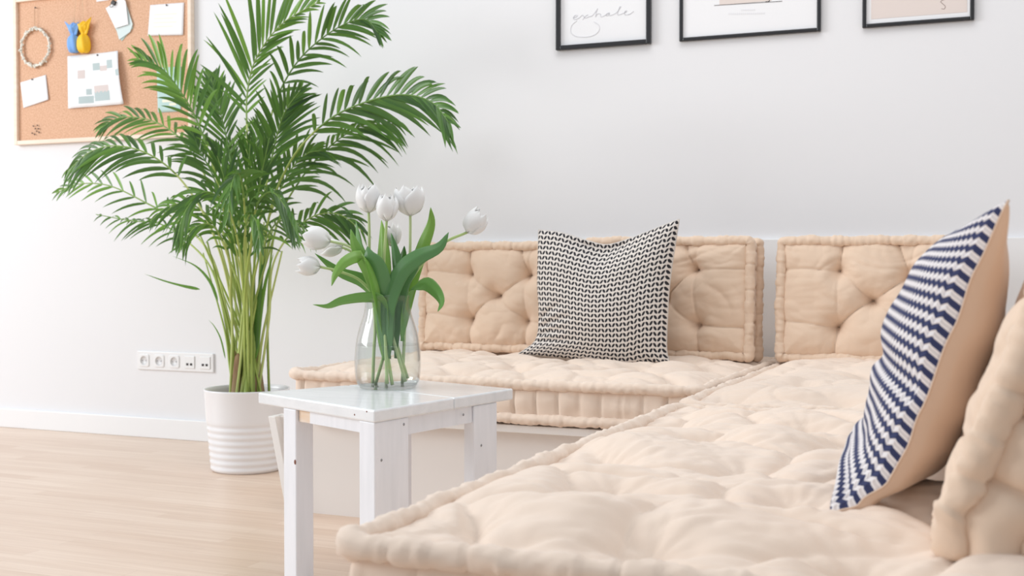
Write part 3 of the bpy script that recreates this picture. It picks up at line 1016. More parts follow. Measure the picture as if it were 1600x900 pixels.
def tulip(label, stem_pts, leaves, bl, seed):
    """stem_pts: list of world points from the foot in the water to the flower; leaves: (pts, width, var, twist)"""
    foot = Vector(stem_pts[0]); c0 = Vector((vb.x, vb.y, foot.z))
    off = foot - c0; off = off * 2.3 + _fw * (0.02 * math.sin(seed * 2.4)); off.z = 0
    if off.length > 0.050: off = off.normalized() * 0.050
    stem_pts = [c0 + off, (c0 + off).lerp(Vector(stem_pts[2]), 0.5)] + list(stem_pts[2:])
    base = Vector(stem_pts[0])
    root = empty('tulip', base, label, 'tulip', 'white tulips in the glass vase')
    sub = lambda p: Vector(p) - base
    if len(stem_pts) > 1:
        mb = MB(); mb.tube(catmull([sub(p) for p in stem_pts], 26), [0.0044 - 0.0010 * i / 25 for i in range(26)], 10, uvv=random.random())
        mb.build('stem', M['tulip_stem'], root)
    for (pts, wd, var, tw, fold) in leaves:
        ov = (Vector(pts[-1]) - Vector(pts[len(pts) // 2])).normalized(); sd = ov.cross(_fw).normalized() * 0.85 + _fw * 0.45
        if len(pts) >= 6: pts = [Vector(pts[0]).lerp(Vector(pts[1]), 0.45)] + list(pts[1:])
        mb = MB(); blade(mb, [sub(p) for p in pts], wd * 1.12, 26, side=-sd, fold=fold, var=var, twist=tw, m=5, shape=0.92)
        mb.build('leaf', M['tulip_leaf'], root, solid=0.0009)
    if bl:
        axis, h, r, op = bl
        blossom(root, sub(stem_pts[-1]), axis, h, r, seed, op)
    return root


def ax(dx, dy, dd=0.0):
    return _rt * dx - _up * dy + _fw * dd


K = k
W_ = lambda px: px * K
tulip('tallest white tulip of the vase, upright at upper left with one petal hanging', [vp(592, 600, .01), vp(590, 560, .01), vp(586, 500), vp(578, 420, -.01), vp(577, 362, -.01), vp(576, 332, -.01)],
      [([vp(601, 590, .0), vp(597, 530, -.015), vp(592, 470, -.025), vp(578, 428, -.04), vp(556, 388, -.05), vp(548, 358, -.05)], W_(24), 0.75, 0.3, 0.3),
       ([vp(600, 560, .02), vp(590, 480, .02), vp(572, 420, .03), vp(560, 385, .05), vp(556, 345, .06)], W_(20), 0.5, -0.4, 0.3)],
      (ax(-.02, -1), W_(44), W_(19), 0.05), 1)
tulip('white tulip standing lowest in the middle of the bouquet', [vp(606, 598, -.02), vp(604, 560, -.02), vp(600, 480, -.03), vp(600, 410, -.04), vp(603, 362, -.045), vp(604, 345, -.045)],
      [([vp(608, 580, -.02), vp(604, 520, -.035), vp(598, 462, -.05), vp(588, 420, -.06), vp(576, 400, -.06), vp(574, 385, -.05)], W_(30), 0.35, 0.2, 0.3)],
      (ax(.05, -1), W_(40), W_(17), 0.0), 2)
tulip('widest open white tulip, top centre of the bouquet', [vp(622, 600, .02), vp(626, 560, .02), vp(634, 480, .02), vp(640, 410, .01), vp(641, 360), vp(641, 337)],
      [([vp(618, 560, .01), vp(618, 500, .0), vp(622, 440, .0), vp(618, 400, .01), vp(611, 364, .02)], W_(20), 0.3, 0.1, 0.35),
       ([vp(626, 560, .02), vp(630, 500, .03), vp(645, 430, .04), vp(660, 385, .03), vp(673, 350, .02), vp(673, 324, .01)], W_(20), 0.85, 0.3, 0.3)],
      (ax(-.05, -1), W_(45), W_(22), 0.30), 3)
tulip('white tulip bending far out to the right on a long pale stem', [vp(590, 602, .03), vp(604, 555, .03), vp(622, 480, .02), vp(650, 425), vp(690, 382, -.01), vp(730, 363, -.01)],
      [([vp(610, 585, -.03), vp(606, 530, -.045), vp(606, 475, -.06), vp(625, 425, -.07), vp(655, 400, -.08), vp(686, 386, -.07), vp(701, 363, -.06)], W_(26), 0.22, 0.35, 0.25),
       ([vp(628, 560, -.02), vp(630, 500, -.02), vp(640, 455, -.02), vp(662, 442, -.03), vp(680, 455, -.05), vp(689, 472, -.07), vp(684, 487, -.08)], W_(20), 0.6, 1.2, 0.3)],
      (ax(.62, -.78), W_(41), W_(18), 0.02), 4)
tulip('white tulip nodding out to the upper left, its pinkish petals facing left', [vp(628, 596, -.01), vp(616, 545, -.01), vp(600, 480, -.01), vp(575, 410, .0), vp(545, 385, .0), vp(516, 377, -.01)],
      [([vp(600, 560, .0), vp(597, 500, .02), vp(590, 465, .03), vp(567, 440, .03), vp(530, 425, .02), vp(492, 396, .0)], W_(22), 0.6, 0.3, 0.3)],
      (ax(-.95, -.22), W_(42), W_(18), 0.12), 5)
tulip('white tulip behind the nodding one, its side hidden, at left', [vp(632, 592, .0), vp(622, 545, .02), vp(602, 480, .03), vp(580, 420, .05), vp(552, 395, .06), vp(534, 386, .05)],
      [([vp(605, 560, -.02), vp(596, 500, -.04), vp(582, 440, -.06), vp(565, 402, -.07), vp(540, 408, -.09), vp(524, 428, -.10), vp(518, 447, -.10)], W_(18), 0.8, 0.9, 0.3)],
      (ax(-.9, .05, .2), W_(34), W_(14), 0.05), 6)
tulip('white tulip lowest at left, lying almost level below the others', [vp(612, 600, -.03), vp(604, 550, -.02), vp(594, 480, .0), vp(565, 440, .0), vp(530, 424, -.01), vp(500, 417, -.02)],
      [([vp(608, 560, -.03), vp(606, 505, -.045), vp(596, 472, -.05), vp(570, 467, -.05), vp(535, 472, -.05), vp(512, 480, -.05), vp(489, 476, -.05)], W_(19), 0.68, -0.5, 0.35)],
      (ax(-1, -.08), W_(37), W_(15), 0.1), 7)
tulip('white tulip mostly hidden between the leaves below the tallest one', [vp(604, 600, .03), vp(608, 540, .04), vp(614, 470, .05), vp(620, 410, .06), vp(614, 385, .06)],
      [([vp(606, 560, .03), vp(606, 500, .04), vp(615, 440, .05), vp(628, 405, .05), vp(632, 384, .05)], W_(18), 0.1, 0.0, 0.3),
       ([vp(602, 560, .0), vp(600, 500, .0), vp(596, 440, .01), vp(597, 390, .03), vp(596, 344, .04)], W_(30), 0.9, -0.2, 0.3),
       ([vp(612, 570, .0), vp(616, 520, -.01), vp(622, 470, -.03), vp(630, 440, -.04), vp(648, 412, -.04), vp(650, 388, -.04)], W_(22), 0.3, 0.2, 0.3),
       ([vp(606, 575, -.02), vp(598, 520, -.04), vp(600, 480, -.05), vp(612, 450, -.06), vp(622, 425, -.06)], W_(22), 0.28, 0.5, 0.3)],
      (ax(-.1, -1), W_(36), W_(15), 0.0), 8)

# ------------------------------------------------------------------ potted palm
PX, PY = -2.735, 3.80
PH, PR = 0.305, 0.158
palm = empty('potted_palm', (PX, PY, 0), 'tall green palm in a white ribbed pot beside the corkboard wall', 'plant')
pf = [(0.0001, 0.0), (PR * 0.80, 0.0), (PR * 0.835, 0.006)]
nrib = 7
zz = 0.012
for i in range(nrib * 6 + 1):
    z = 0.012 + (PH * 0.60 - 0.012) * i / (nrib * 6)
    rr = PR * (0.84 + 0.16 * z / PH) + 0.0015 * math.cos(2 * PI * i / 6)
    pf.append((rr, z))
pf += [(PR * 0.955, PH * 0.64), (PR * 0.99, PH * 0.97), (PR * 1.0, PH * 0.985), (PR * 0.995, PH), (PR * 0.965, PH * 0.995), (PR * 0.95, PH * 0.95), (PR * 0.9, PH * 0.5), (0.0001, PH * 0.4)]
pm = MB(); pm.lathe(pf, 96); pm.build('pot', M['pot'], palm, merge=1e-6)
sl = MB(); rows = []
for i in range(14):
    r = max(PR * 0.948 * i / 13, 0.0001)
    rows.append([(r * math.cos(2 * PI * q / 40), r * math.sin(2 * PI * q / 40), PH * 0.84 + 0.012 * nz(r * 30 * math.cos(2 * PI * q / 40), r * 30 * math.sin(2 * PI * q / 40))) for q in range(40)])
sl.grid(rows, close_v=True); sl.build('soil', M['soil'], palm, merge=1e-5)
O = Vector((PX, PY, 0))


def pp(px, py, dY=0.0):
    p = on_y(px, py, min(PY + dY, WALL_Y - 0.03)) - O
    return p


rnd = random.Random(5)


def frond(rachis, n_leaf=26, L=0.26, width=0.017, start=0.18, up=0.6, roll=0.35, var0=0.5, droop=0.5, base=None, wide=0.80, sides=(1.0, 1.0)):
    """rachis: points from the pot to the tip (relative to the pot); leaflets in two rows along the outer part"""
    P = catmull(rachis, 60)
    mb = MB()
    rad = [0.0046 * (1 - 0.8 * i / 59) + 0.0007 for i in range(60)]
    vv_ = rnd.uniform(0.1, 0.95)
    mb.tube(P[:29], rad[:29], 7, mi=2, uvv=vv_)
    mb.tube(P[28:], rad[28:], 7, mi=1, uvv=vv_ * 0.8)
    view = _fw
    n_leaf = int(n_leaf * 0.86)
    dr = roll + rnd.uniform(-.15, .15)
    for i in range(n_leaf):
        t = start + (1 - start) * ((i + 0.3) / n_leaf) ** 0.92
        f = t * 59; a = min(int(f), 58); p = P[a].lerp(P[a + 1], f - a)
        T = (P[min(a + 2, 59)] - P[max(a - 1, 0)]).normalized()
        S0 = T.cross(view); S0 = S0.normalized() if S0.length > 1e-3 else _rt
        q = (t - start) / (1 - start)
        env = (0.45 + 0.55 * math.sin(PI * min(1, q * 0.95 + 0.12)) ** 0.8) * (1 - 0.40 * q ** 3)
        for sgn in (1, -1):
            S = (S0 * sgn * math.cos(dr) + view * (-sgn) * math.sin(dr)).normalized()
            ll = L * env * rnd.uniform(.88, 1.08)
            ll *= sides[0] if sgn > 0 else sides[1]
            if rnd.random() < 0.05: ll *= 0.6
            if ll < 0.035: continue
            spread = wide * (1.0 - 0.45 * q)
            d0 = (T * (0.72 + 0.5 * q) + S * spread + Vector((0, 0, 1)) * up * 0.35).normalized()
            jit = Vector((rnd.uniform(-1, 1), rnd.uniform(-1, 1), rnd.uniform(-1, 1))) * 0.10
            d0 = (d0 + jit).normalized()
            pts = []
            dd = droop * rnd.uniform(.6, 1.4)
            for s in (0, .2, .42, .65, .85, 1.0):
                z = -dd * ll * s ** 2.3 * 0.55
                c = p + d0 * ll * s + Vector((0, 0, z))
                wc = c + O
                if wc.y > WALL_Y - 0.012: c.y = WALL_Y - 0.012 - O.y
                pts.append(c)
            side = T.cross(d0); 
            side = (side * 0.35 + T * 0.9 + view.cross(d0) * 0.35 * sgn)
            blade(mb, pts, width * 0.80 * (0.7 + 0.5 * env) * rnd.uniform(.8, 1.2) * min(1.15, 0.35 + 0.75 * (sides[0] if sgn > 0 else sides[1])), 9, side=side, fold=0.35, var=min(1, max(0, var0 + rnd.uniform(-.45, .45))), shape=0.62, m=1)
    return mb.build('frond', [M['palm_leaf'], M['palm_rachis'], M['palm_stem']], palm)


def bp(i=None):
    a = rnd.uniform(0, 2 * PI); r = 0.075 * math.sqrt(rnd.random())
    return Vector((r * math.cos(a) * 0.95, r * math.sin(a), PH * 0.80))


# main fronds, placed from the photo (x, y, distance in front of / behind the pot's plane)
F = [
    # (points, leaflets, length, start, up, roll, var, droop, width)
    ([(388, 480, 0), (384, 330, 0), (386, 220, .02), (386, 150, .04), (400, 92, .05), (440, 38, .06), (500, 2, .06)], 30, .26, .50, .5, .25, .78, .25, .0155),
    ([(392, 480, .0), (400, 330, .05), (416, 230, .08), (430, 160, .1), (466, 95, .12), (520, 48, .12), (568, 30, .12), (592, 52, .12)], 30, .20, .52, .4, .4, .45, .6, .016),
    ([(398, 490, -.0), (420, 340, -.06), (455, 250, -.1), (510, 190, -.12), (570, 160, -.14), (630, 148, -.16), (675, 160, -.18), (702, 192, -.2)], 34, .20, .45, .9, .5, .35, .7, .018),
    ([(402, 490, .06), (430, 360, .12), (470, 280, .18), (520, 225, .22), (570, 195, .25), (625, 190, .25)], 28, .19, .45, -.1, .7, .25, .9, .015),
    ([(374, 480, .0), (352, 340, -.03), (330, 250, -.05), (306, 185, -.06), (280, 140, -.08), (250, 105, -.08), (214, 92, -.1)], 30, .22, .50, .9, .35, .78, .55, .0155),
    ([(370, 480, .08), (345, 350, .12), (318, 270, .16), (280, 215, .2), (235, 188, .22), (188, 184, .22), (158, 200, .2)], 28, .20, .48, .3, .6, .60, .6, .014),
    ([(366, 480, -.05), (335, 370, -.12), (290, 290, -.16), (240, 245, -.2), (185, 228, -.22), (140, 238, -.22), (106, 268, -.22)], 30, .21, .45, .3, .6, .40, .8, .015),
    ([(364, 490, .0), (330, 400, .0), (285, 350, .02), (230, 318, .02), (170, 290, .04), (120, 288, .04), (88, 302, .04)], 26, .19, .42, .5, .4, .75, .5, .013),
    ([(362, 500, .03), (330, 420, .06), (290, 375, .08), (250, 350, .1), (205, 345, .1), (150, 335, .1)], 22, .15, .45, .0, .5, .45, .8, .011),
    ([(404, 500, .0), (425, 420, .02), (450, 370, .05), (490, 338, .06), (530, 335, .07), (568, 362, .08)], 24, .17, .45, .1, .5, .30, .9, .013),
    ([(378, 480, -.08), (372, 380, -.16), (352, 320, -.26), (320, 300, -.36), (290, 330, -.45), (275, 380, -.5)], 24, .18, .42, .2, .9, .40, .9, .018),
    ([(386, 480, -.08), (392, 380, -.16), (402, 320, -.26), (425, 300, -.36), (450, 330, -.44), (465, 375, -.48)], 24, .18, .42, .1, .9, .30, .9, .018),
    ([(384, 480, -.08), (384, 370, -.14), (380, 300, -.25), (372, 270, -.35), (362, 290, -.45), (356, 340, -.52)], 24, .20, .42, .1, .7, .35, .8, .019),
    ([(382, 480, .0), (372, 340, .04), (360, 250, .08), (348, 190, .1), (336, 150, .12), (330, 120, .14)], 26, .22, .45, .7, .5, .55, .3, .017),
    ([(392, 480, .0), (405, 350, -.02), (420, 270, -.04), (432, 215, -.05), (445, 175, -.06), (470, 140, -.06)], 26, .22, .42, .6, .5, .45, .4, .017),
    ([(380, 480, .06), (362, 360, .1), (335, 280, .14), (312, 235, .16), (300, 205, .18)], 26, .21, .40, .5, .6, .30, .5, .017),
    ([(396, 490, .0), (410, 380, .04), (432, 310, .06), (455, 265, .08), (480, 240, .1), (505, 235, .1)], 26, .20, .38, .3, .7, .25, .7, .016),
    ([(385, 480, .1), (388, 360, .16), (395, 280, .22), (400, 230, .26), (405, 190, .3)], 24, .22, .40, .5, .6, .20, .5, .016),
    ([(376, 490, -.03), (356, 400, -.06), (330, 345, -.1), (300, 320, -.14), (265, 322, -.18), (235, 345, -.2)], 22, .17, .40, .2, .7, .50, .8, .014),
    ([(388, 490, -.06), (400, 420, -.12), (420, 365, -.2), (440, 345, -.28), (470, 350, -.34), (500, 375, -.38)], 20, .15, .40, .0, .8, .55, .9, .013),
    ([(372, 490, -.04), (360, 420, -.1), (345, 370, -.18), (325, 350, -.24), (300, 360, -.3), (280, 395, -.34)], 20, .16, .40, .0, .8, .60, .9, .014),
    ([(386, 490, -.05), (382, 400, -.1), (385, 350, -.2), (392, 335, -.3), (402, 350, -.38), (408, 392, -.42)], 20, .17, .40, .0, .8, .55, .9, .016),
]
SIDES = {0: (1.3, .6), 1: (1.0, .85), 2: (.95, 1.15), 3: (.7, 1.2), 4: (.85, 1.3), 5: (.8, .9), 6: (1.0, .9), 7: (.75, .8), 8: (.8, .8)}
THIN = {10: .75, 11: .75, 12: .7, 18: .7, 19: .7, 20: .7, 21: .7, 17: .7, 15: .8, 16: .85, 0: .9, 1: .9, 2: .9, 3: .9, 4: .82, 5: .8, 6: .75, 7: .68, 8: .7, 9: .85}
for idx, (pts, nl, L_, st, up_, ro, v0, dr, wd) in enumerate(F):
    q0 = pts[0]; pts = [(382 + (q0[0] - 382) * 1.5 + rnd.uniform(-9, 9), q0[1], q0[2])] + list(pts[1:])
    b0_ = bp(); b0_.x = b0_.x * 0.6 + (pts[0][0] - 382) * 0.0012
    r3 = [b0_] + [pp(*q) for q in pts]
    if idx in (10, 11, 12, 18, 19, 20, 21): L_ *= 0.72; wd *= 0.8
    elif idx > 12: wd *= 0.82
    frond(r3, int(nl * THIN.get(idx, 1)), L_, wd, st, up_, ro, v0, dr, sides=SIDES.get(idx, (1.0, 1.0)))
for q in range(4):
    cx_ = 345 + q * 22 + rnd.uniform(-6, 6); dy_ = rnd.uniform(-.2, .2)
    r3 = [bp(), pp(382, 480, dy_ * .3), pp(380 + (cx_ - 380) * .5, 370, dy_ * .7), pp(cx_, 280, dy_), pp(cx_ + (cx_ - 380) * .5, 215 + rnd.uniform(-20, 20), dy_ * 1.2)]
    frond(r3, 16, .20, .012, .40, .8, .9, rnd.uniform(.2, .7), .4, wide=.6)

# canes rising from the pot, sheathed at the foot
for i in range(17):
    b0 = bp(); b0.x *= 1.05
    xt_ = 318 + i * 7.4 + rnd.uniform(-4, 4)
    tip = pp(xt_ + (xt_ - 380) * 0.15, rnd.uniform(345, 430), rnd.uniform(-.1, .1))
    mid = b0.lerp(tip, 0.5); mid.x = b0.x + (tip.x - b0.x) * 0.40
    mb = MB(); r0 = rnd.uniform(.007, .0115)
    mb.tube(catmull([b0, b0.lerp(mid, .5), mid, tip], 24), [r0 * (1 - 0.7 * (q / 23) ** 0.6) for q in range(24)], 8, uvv=rnd.uniform(0, 1))
    cn = mb.build('cane', M['palm_stem'], palm)
    if i % 2 == 0:
        e = b0.lerp(mid, rnd.uniform(.25, .6)) + Vector((0.0, -.004, 0))
        mb = MB(); mb.tube(catmull([b0, b0.lerp(e, .5), e, e + (e - b0).normalized() * .03 + Vector((rnd.uniform(-.01, .01), 0, 0))], 10), [r0 * 1.5, r0 * 1.45, r0 * 1.4, r0 * 1.35, r0 * 1.3, r0 * 1.25, r0 * 1.2, r0 * 1.0, r0 * .6, .001], 8)
        mb.build('dry_sheath', M['sheath'], cn)
# a single low leaf and a few young blades
for pts, wd, var in (([(312, 452, .0), (285, 446, -.02), (255, 438, -.03), (226, 428, -.04)], .013, .8),
                     ([(400, 560, 0), (405, 500, 0), (415, 440, 0), (428, 395, 0)], .02, .9), ([(398, 560, 0), (404, 470, -.02), (412, 400, -.03), (418, 340, -.04)], .02, .6),
                     ([(340, 470, 0), (328, 440, 0), (305, 415, 0), (270, 400, 0)], .012, .8), ([(352, 560, 0), (345, 530, 0), (335, 510, 0), (326, 500, 0)], .006, .9)):
    mb = MB(); blade(mb, [pp(*q) for q in pts], wd, 16, var=var, fold=.3, m=2)
    mb.build('leaf', M['palm_leaf'], palm)

# ------------------------------------------------------------------ picture frames
YW = WALL_Y


def wallp(px, py, off=0.0):
    p = on_y(px, py, YW - off); return p.x, p.z


def picture(name, xl, xr, zb, h, fw, depth, label):
    root = empty(name, ((xl + xr) / 2, YW, zb), label, 'picture', None)
    W = xr - xl
    for (a, b_, z0, z1) in ((-W / 2, -W / 2 + fw, 0, h), (W / 2 - fw, W / 2, 0, h), (-W / 2 + fw, W / 2 - fw, 0, fw), (-W / 2 + fw, W / 2 - fw, h - fw, h)):
        mb = MB(); mb.box(a, b_, -depth, -0.001, z0, z1)
        mb.build('frame_rail', M['black_frame'], root, smooth=False, bevel=0.003)
    mb = MB(); mb.box(-W / 2 + fw * 0.8, W / 2 - fw * 0.8, -0.008, -0.003, fw * 0.8, h - fw * 0.8)
    pr_ = mb.build('print', M['paper'], root, smooth=False)
    return root, pr_


def flat(root, name, x0, x1, z0, z1, y, m, parent=None):
    mb = MB(); mb.box(x0, x1, y - 0.0006, y, z0, z1)
    return mb.build(name, m, parent or root, smooth=False)


def stroke(parent, name, pts, r, m, n=80):
    mb = MB(); mb.tube(catmull([(a, b_, c) for a, b_, c in pts], n), r, 5)
    return mb.build(name, m, parent)


ZB = 1.572
x0, _ = wallp(868, 80, .02); x1, _ = wallp(1016, 70, .02)
x0 += .0; r1, p1 = picture('framed_print', x0, x1, ZB, 0.50, 0.017, 0.022, 'black framed white print reading exhale, left of the three pictures')
cx1 = (x0 + x1) / 2


def loc1(px, py):
    p = on_y(px, py, YW - 0.0095); return (p.x - cx1, -0.0092, p.z - ZB)


# handwriting: exhale
E = lambda pts: [loc1(860 + x / 8, y / 8) for x, y in pts]
stroke(p1, 'lettering', E([(288, 222), (325, 210), (335, 193), (312, 190), (288, 215), (292, 240), (325, 240), (365, 218), (390, 192), (405, 190), (415, 205), (425, 222), (445, 224), (472, 212)]), 0.0007, M['paper_grey'])
stroke(p1, 'lettering', E([(468, 182), (440, 200), (418, 222), (402, 246)]), 0.0007, M['paper_grey'], 30)
stroke(p1, 'lettering', E([(472, 212), (500, 204), (530, 190), (575, 130), (590, 108), (580, 120), (570, 170), (562, 212), (580, 180), (610, 170), (625, 180), (625, 205), (650, 208), (690, 185),
                           (720, 165), (735, 160), (705, 170), (695, 192), (715, 196), (735, 165), (735, 190), (760, 190), (820, 160), (870, 100), (875, 82), (862, 90), (840, 150), (838, 182), (870, 180),
                           (920, 160), (950, 145), (948, 132), (928, 145), (925, 175), (955, 185), (1000, 170), (1040, 140)]), 0.0007, M['paper_grey'], 220)
stroke(p1, 'drawing', E([(540, 270), (600, 310), (610, 370), (560, 430), (460, 460), (330, 455), (260, 410), (255, 340), (290, 290), (330, 260)]), 0.0008, M['paper_faint'], 60)

x0, _ = wallp(1061, 64, .015); x1, _ = wallp(1282, 50, .015)
r2, p2 = picture('framed_print', x0, x1, ZB, 0.70, 0.013, 0.017, 'widest black framed print, in the middle of the three pictures')
cx2 = (x0 + x1) / 2


def loc2(px, py, c): p = on_y(px, py, YW - 0.0095); return (p.x - c, -0.0088, p.z - ZB)


a = loc2(1124, 8, cx2); b_ = loc2(1205, 4, cx2)
flat(r2, 'beige_field', a[0], b_[0], a[2], a[2] + 0.38, -0.0082, M['paper_beige'], p2)
stroke(p2, 'ground_line', [loc2(1116, 8.4, cx2), loc2(1170, 5, cx2), loc2(1222, 1.8, cx2)], 0.0008, M['ink'], 12)
stroke(p2, 'line_drawing', [loc2(1196, 3, cx2), loc2(1202, 1, cx2), loc2(1200, -14, cx2), loc2(1186, -40, cx2), loc2(1160, -60, cx2)], 0.0013, M['ink'], 30)
for (xa, xb_, yy) in ((1158, 1182, 15), (1138, 1198, 21)):
    for q in range(int((xb_ - xa) / 3.2)):
        p_ = loc2(xa + q * 3.2, yy + (0.5 - q / 20) * 1.2, cx2)
        flat(r2, 'caption_letter', p_[0], p_[0] + 0.0042, p_[2] - .003, p_[2] + 0.0028, -0.0082, M['paper_faint'], p2)

x0, _ = wallp(1347, 45, .015); x1, _ = wallp(1522, 33, .015)
r3_, p3 = picture('framed_print', x0, x1, ZB, 0.50, 0.013, 0.017, 'black framed print of a beige field with a thin squiggle, right of the three pictures')
cx3 = (x0 + x1) / 2
a = loc2(1361, 30, cx3); b_ = loc2(1511, 20, cx3)
flat(r3_, 'beige_field', a[0], b_[0], a[2], 0.455, -0.0082, M['paper_beige'], p3)
stroke(p3, 'line_drawing', [loc2(1476, -12, cx3), loc2(1478, -3, cx3), loc2(1470, 2, cx3), loc2(1473, 6, cx3), loc2(1477, 10, cx3), loc2(1475, 14, cx3), loc2(1471, 13.5, cx3)], 0.0009, M['ink_brown'], 30)

# ------------------------------------------------------------------ corkboard and what hangs on it
XL, XR = -4.385, -3.372
ZC0, ZC1 = 1.318, 1.994
bd = empty('corkboard', ((XL + XR) / 2, YW, ZC0), 'corkboard with pale wooden frame on the wall behind the palm', 'corkboard')
cxb = (XL + XR) / 2; Wb = XR - XL
mb = MB(); mb.box(-Wb / 2 + 0.01, Wb / 2 - 0.01, -0.012, -0.001, 0.01, ZC1 - ZC0 - 0.01); mb.build('cork', M['cork'], bd, smooth=False)
fwid = 0.019
for (a, b_, z0, z1) in ((-Wb / 2, -Wb / 2 + fwid, 0, ZC1 - ZC0), (Wb / 2 - fwid, Wb / 2, 0, ZC1 - ZC0), (-Wb / 2 + fwid, Wb / 2 - fwid, 0, fwid), (-Wb / 2 + fwid, Wb / 2 - fwid, ZC1 - ZC0 - fwid, ZC1 - ZC0)):
    mb = MB(); mb.box(a, b_, -0.026, -0.001, z0, z1); mb.build('frame_rail', M['pine'], bd, smooth=False, bevel=0.002)
CY = YW - 0.0125


def cp(px, py, off=0.001):
    return on_y(px, py, CY - off)


def sheet(name, label, cat, corners, m, curl=None, group=None, n=14):
    """a sheet of paper: four photo corners (bl, br, tr, tl), optional curl away from the board"""
    c = [cp(*q) for q in corners]
    o = sum(c, Vector()) / 4
    root = empty(name, o, label, cat, group)
    rows = []
    for i in range(n + 1):
        row = []
        for j in range(n + 1):
            u, v = i / n, j / n
            p = c[0] * (1 - u) * (1 - v) + c[1] * u * (1 - v) + c[2] * u * v + c[3] * (1 - u) * v
            d = curl(u, v) if curl else 0.0
            row.append(p - o + Vector((0, -d, 0)))
        rows.append(row)
    g = MB(); g.grid(rows)
    g.build('paper', m, root, solid=0.0006)
    return root, o, c


def pin(px, py, label, parent_label=None, r=0.004, out=0.006):
    p = cp(px, py, out)
    mb = MB(); mb.ball((0, 0, 0), r, 8, sc=(1, 0.6, 1)); mb.tube([(0, 0, 0), (0, out, 0)], r * 0.35, 6)
    o = mb.build('push_pin', M['dark_pin']); o.location = p
    return tag(o, label, 'pin', 'dark push pins on the corkboard')


def patch(root, o, c, u0, u1, v0, v1, m, curl=None, name='print_block', n=5, lift=0.0006):
    rows = []
    for i in range(n + 1):
        row = []
        for j in range(n + 1):
            u = u0 + (u1 - u0) * i / n; v = v0 + (v1 - v0) * j / n
            p = c[0] * (1 - u) * (1 - v) + c[1] * u * (1 - v) + c[2] * u * v + c[3] * (1 - u) * v
            row.append(p - o + Vector((0, -(curl(u, v) if curl else 0) - lift, 0)))
        rows.append(row)
    g = MB(); g.grid(rows); g.build(name, m, root)


# calendar sheet
cal = lambda u, v: 0.002 + 0.02 * max(0, u - 0.6) ** 2 / 0.16 * (0.5 + 0.5 * math.sin(v * PI)) + 0.006 * abs(math.sin(u * 7)) * (1 - v)
rt_, o1, c1 = sheet('calendar_sheet', 'white calendar sheet with grey, pink and green blocks pinned to the corkboard', 'paper', [(107, 170), (197, 163), (187, 80), (106, 88)], M['paper'], cal)
for (px0, py0, px1, py1, mm) in ((148, 99, 160, 110, 'print_teal'), (172, 96, 182, 109, 'print_teal'), (123, 108, 135, 121, 'print_pink'), (160, 104, 172, 112, 'print_pink'),
                                 (146, 134, 172, 145, 'print_pink'), (136, 138, 148, 147, 'print_teal'), (148, 143, 173, 158, 'print_teal'), (124, 149, 148, 160, 'print_teal'),
                                 (184, 112, 194, 122, 'print_teal')):
    u0, u1 = (px0 - 106) / 88, (px1 - 106) / 88; v0 = 1 - (py1 - 84) / 82; v1 = 1 - (py0 - 84) / 82
    patch(rt_, o1, c1, u0, u1, v0, v1, M[mm], cal, 'calendar_block')
for q in range(5):
    patch(rt_, o1, c1, 0.06, 0.34, 0.90 - q * 0.055, 0.905 - q * 0.055, M['paper_faint'], cal, 'text_line', 3)
pin(152, 86, 'dark push pin at the top of the calendar sheet')
# plain note
_ = sheet('note', 'blank white note pinned tilted at the lower left of the corkboard', 'paper', [(37, 169), (77, 156), (72, 117), (32, 129)], M['paper'], lambda u, v: 0.001 + 0.004 * (1 - v) * u)
pin(50, 124, 'dark push pin on the blank tilted note')
# card top right
rc_, oc, cc = sheet('note_card', 'white card with faint lines pinned at the upper right of the corkboard', 'paper', [(232, 56), (287, 55), (288, 4), (235, 8)], M['paper'], lambda u, v: 0.001 + 0.003 * (1 - v))
for q in range(4):
    patch(rc_, oc, cc, 0.14, 0.80 - 0.1 * (q % 2), 0.66 - q * 0.13, 0.685 - q * 0.13, M['cream_print'], lambda u, v: 0.001 + 0.003 * (1 - v), 'text_line', 3)
pin(260, 8, 'dark push pin on the white card with faint lines')
# teal card behind the palm
rc_, oc, cc = sheet('greeting_card', 'pale teal card with cream writing, half hidden by palm leaves', 'card', [(247, 176), (283, 174), (283, 104), (245, 106)], M['teal_paper'], lambda u, v: 0.001)
for (v0, us) in ((0.62, (.30, .70)), (0.50, (.15, .5)), (0.40, (.35, .55)), (0.22, (.2, .85)), (0.14, (.5, .8))):
    patch(rc_, oc, cc, us[0], us[1], v0, v0 + 0.06, M['cream_print'], lambda u, v: 0.001, 'writing', 3)
# papers cut by the top of the picture
_ = sheet('leaflet', 'white paper at the top of the corkboard between cloth figures and tag', 'paper', [(151, 3), (171, 0), (171, -5), (151, -3)], M['paper'], lambda u, v: 0.001)

# hanging gift tags held by a binder clip
o = cp(186, 30, .004)
tg = empty('paper_tag', o, 'white and teal folded paper tags hanging from a black binder clip', 'paper tag')
for kx, (dy, mm, pts) in enumerate(((.006, 'pale_teal', [(186, 62), (203, 50), (207, 38), (195, 0), (172, 10)]), (.013, 'paper', [(180, 44), (200, 38), (196, 2), (190, -4), (165, 13)]), (.002, 'teal_paper', [(190, 64), (207, 44), (205, 30), (188, 20), (178, 40)]))):
    v = [tuple(cp(*q, off=dy + .0005) - o) for q in pts]
    nv = len(v)
    m2_ = MB(); m2_.hexa([(a_[0], a_[1] + .003, a_[2]) for a_ in v], v)
    m2_.build('tag_sheet', M[mm], tg, smooth=False)
o2 = cp(177, 4, .02)
mb = MB(); mb.hexa([(-.011, .006, -.010), (.011, .006, -.010), (.011, .006, .010), (-.011, .006, .010)], [(-.010, -.004, -.009), (.010, -.004, -.009), (.010, -.002, .006), (-.010, -.002, .006)])
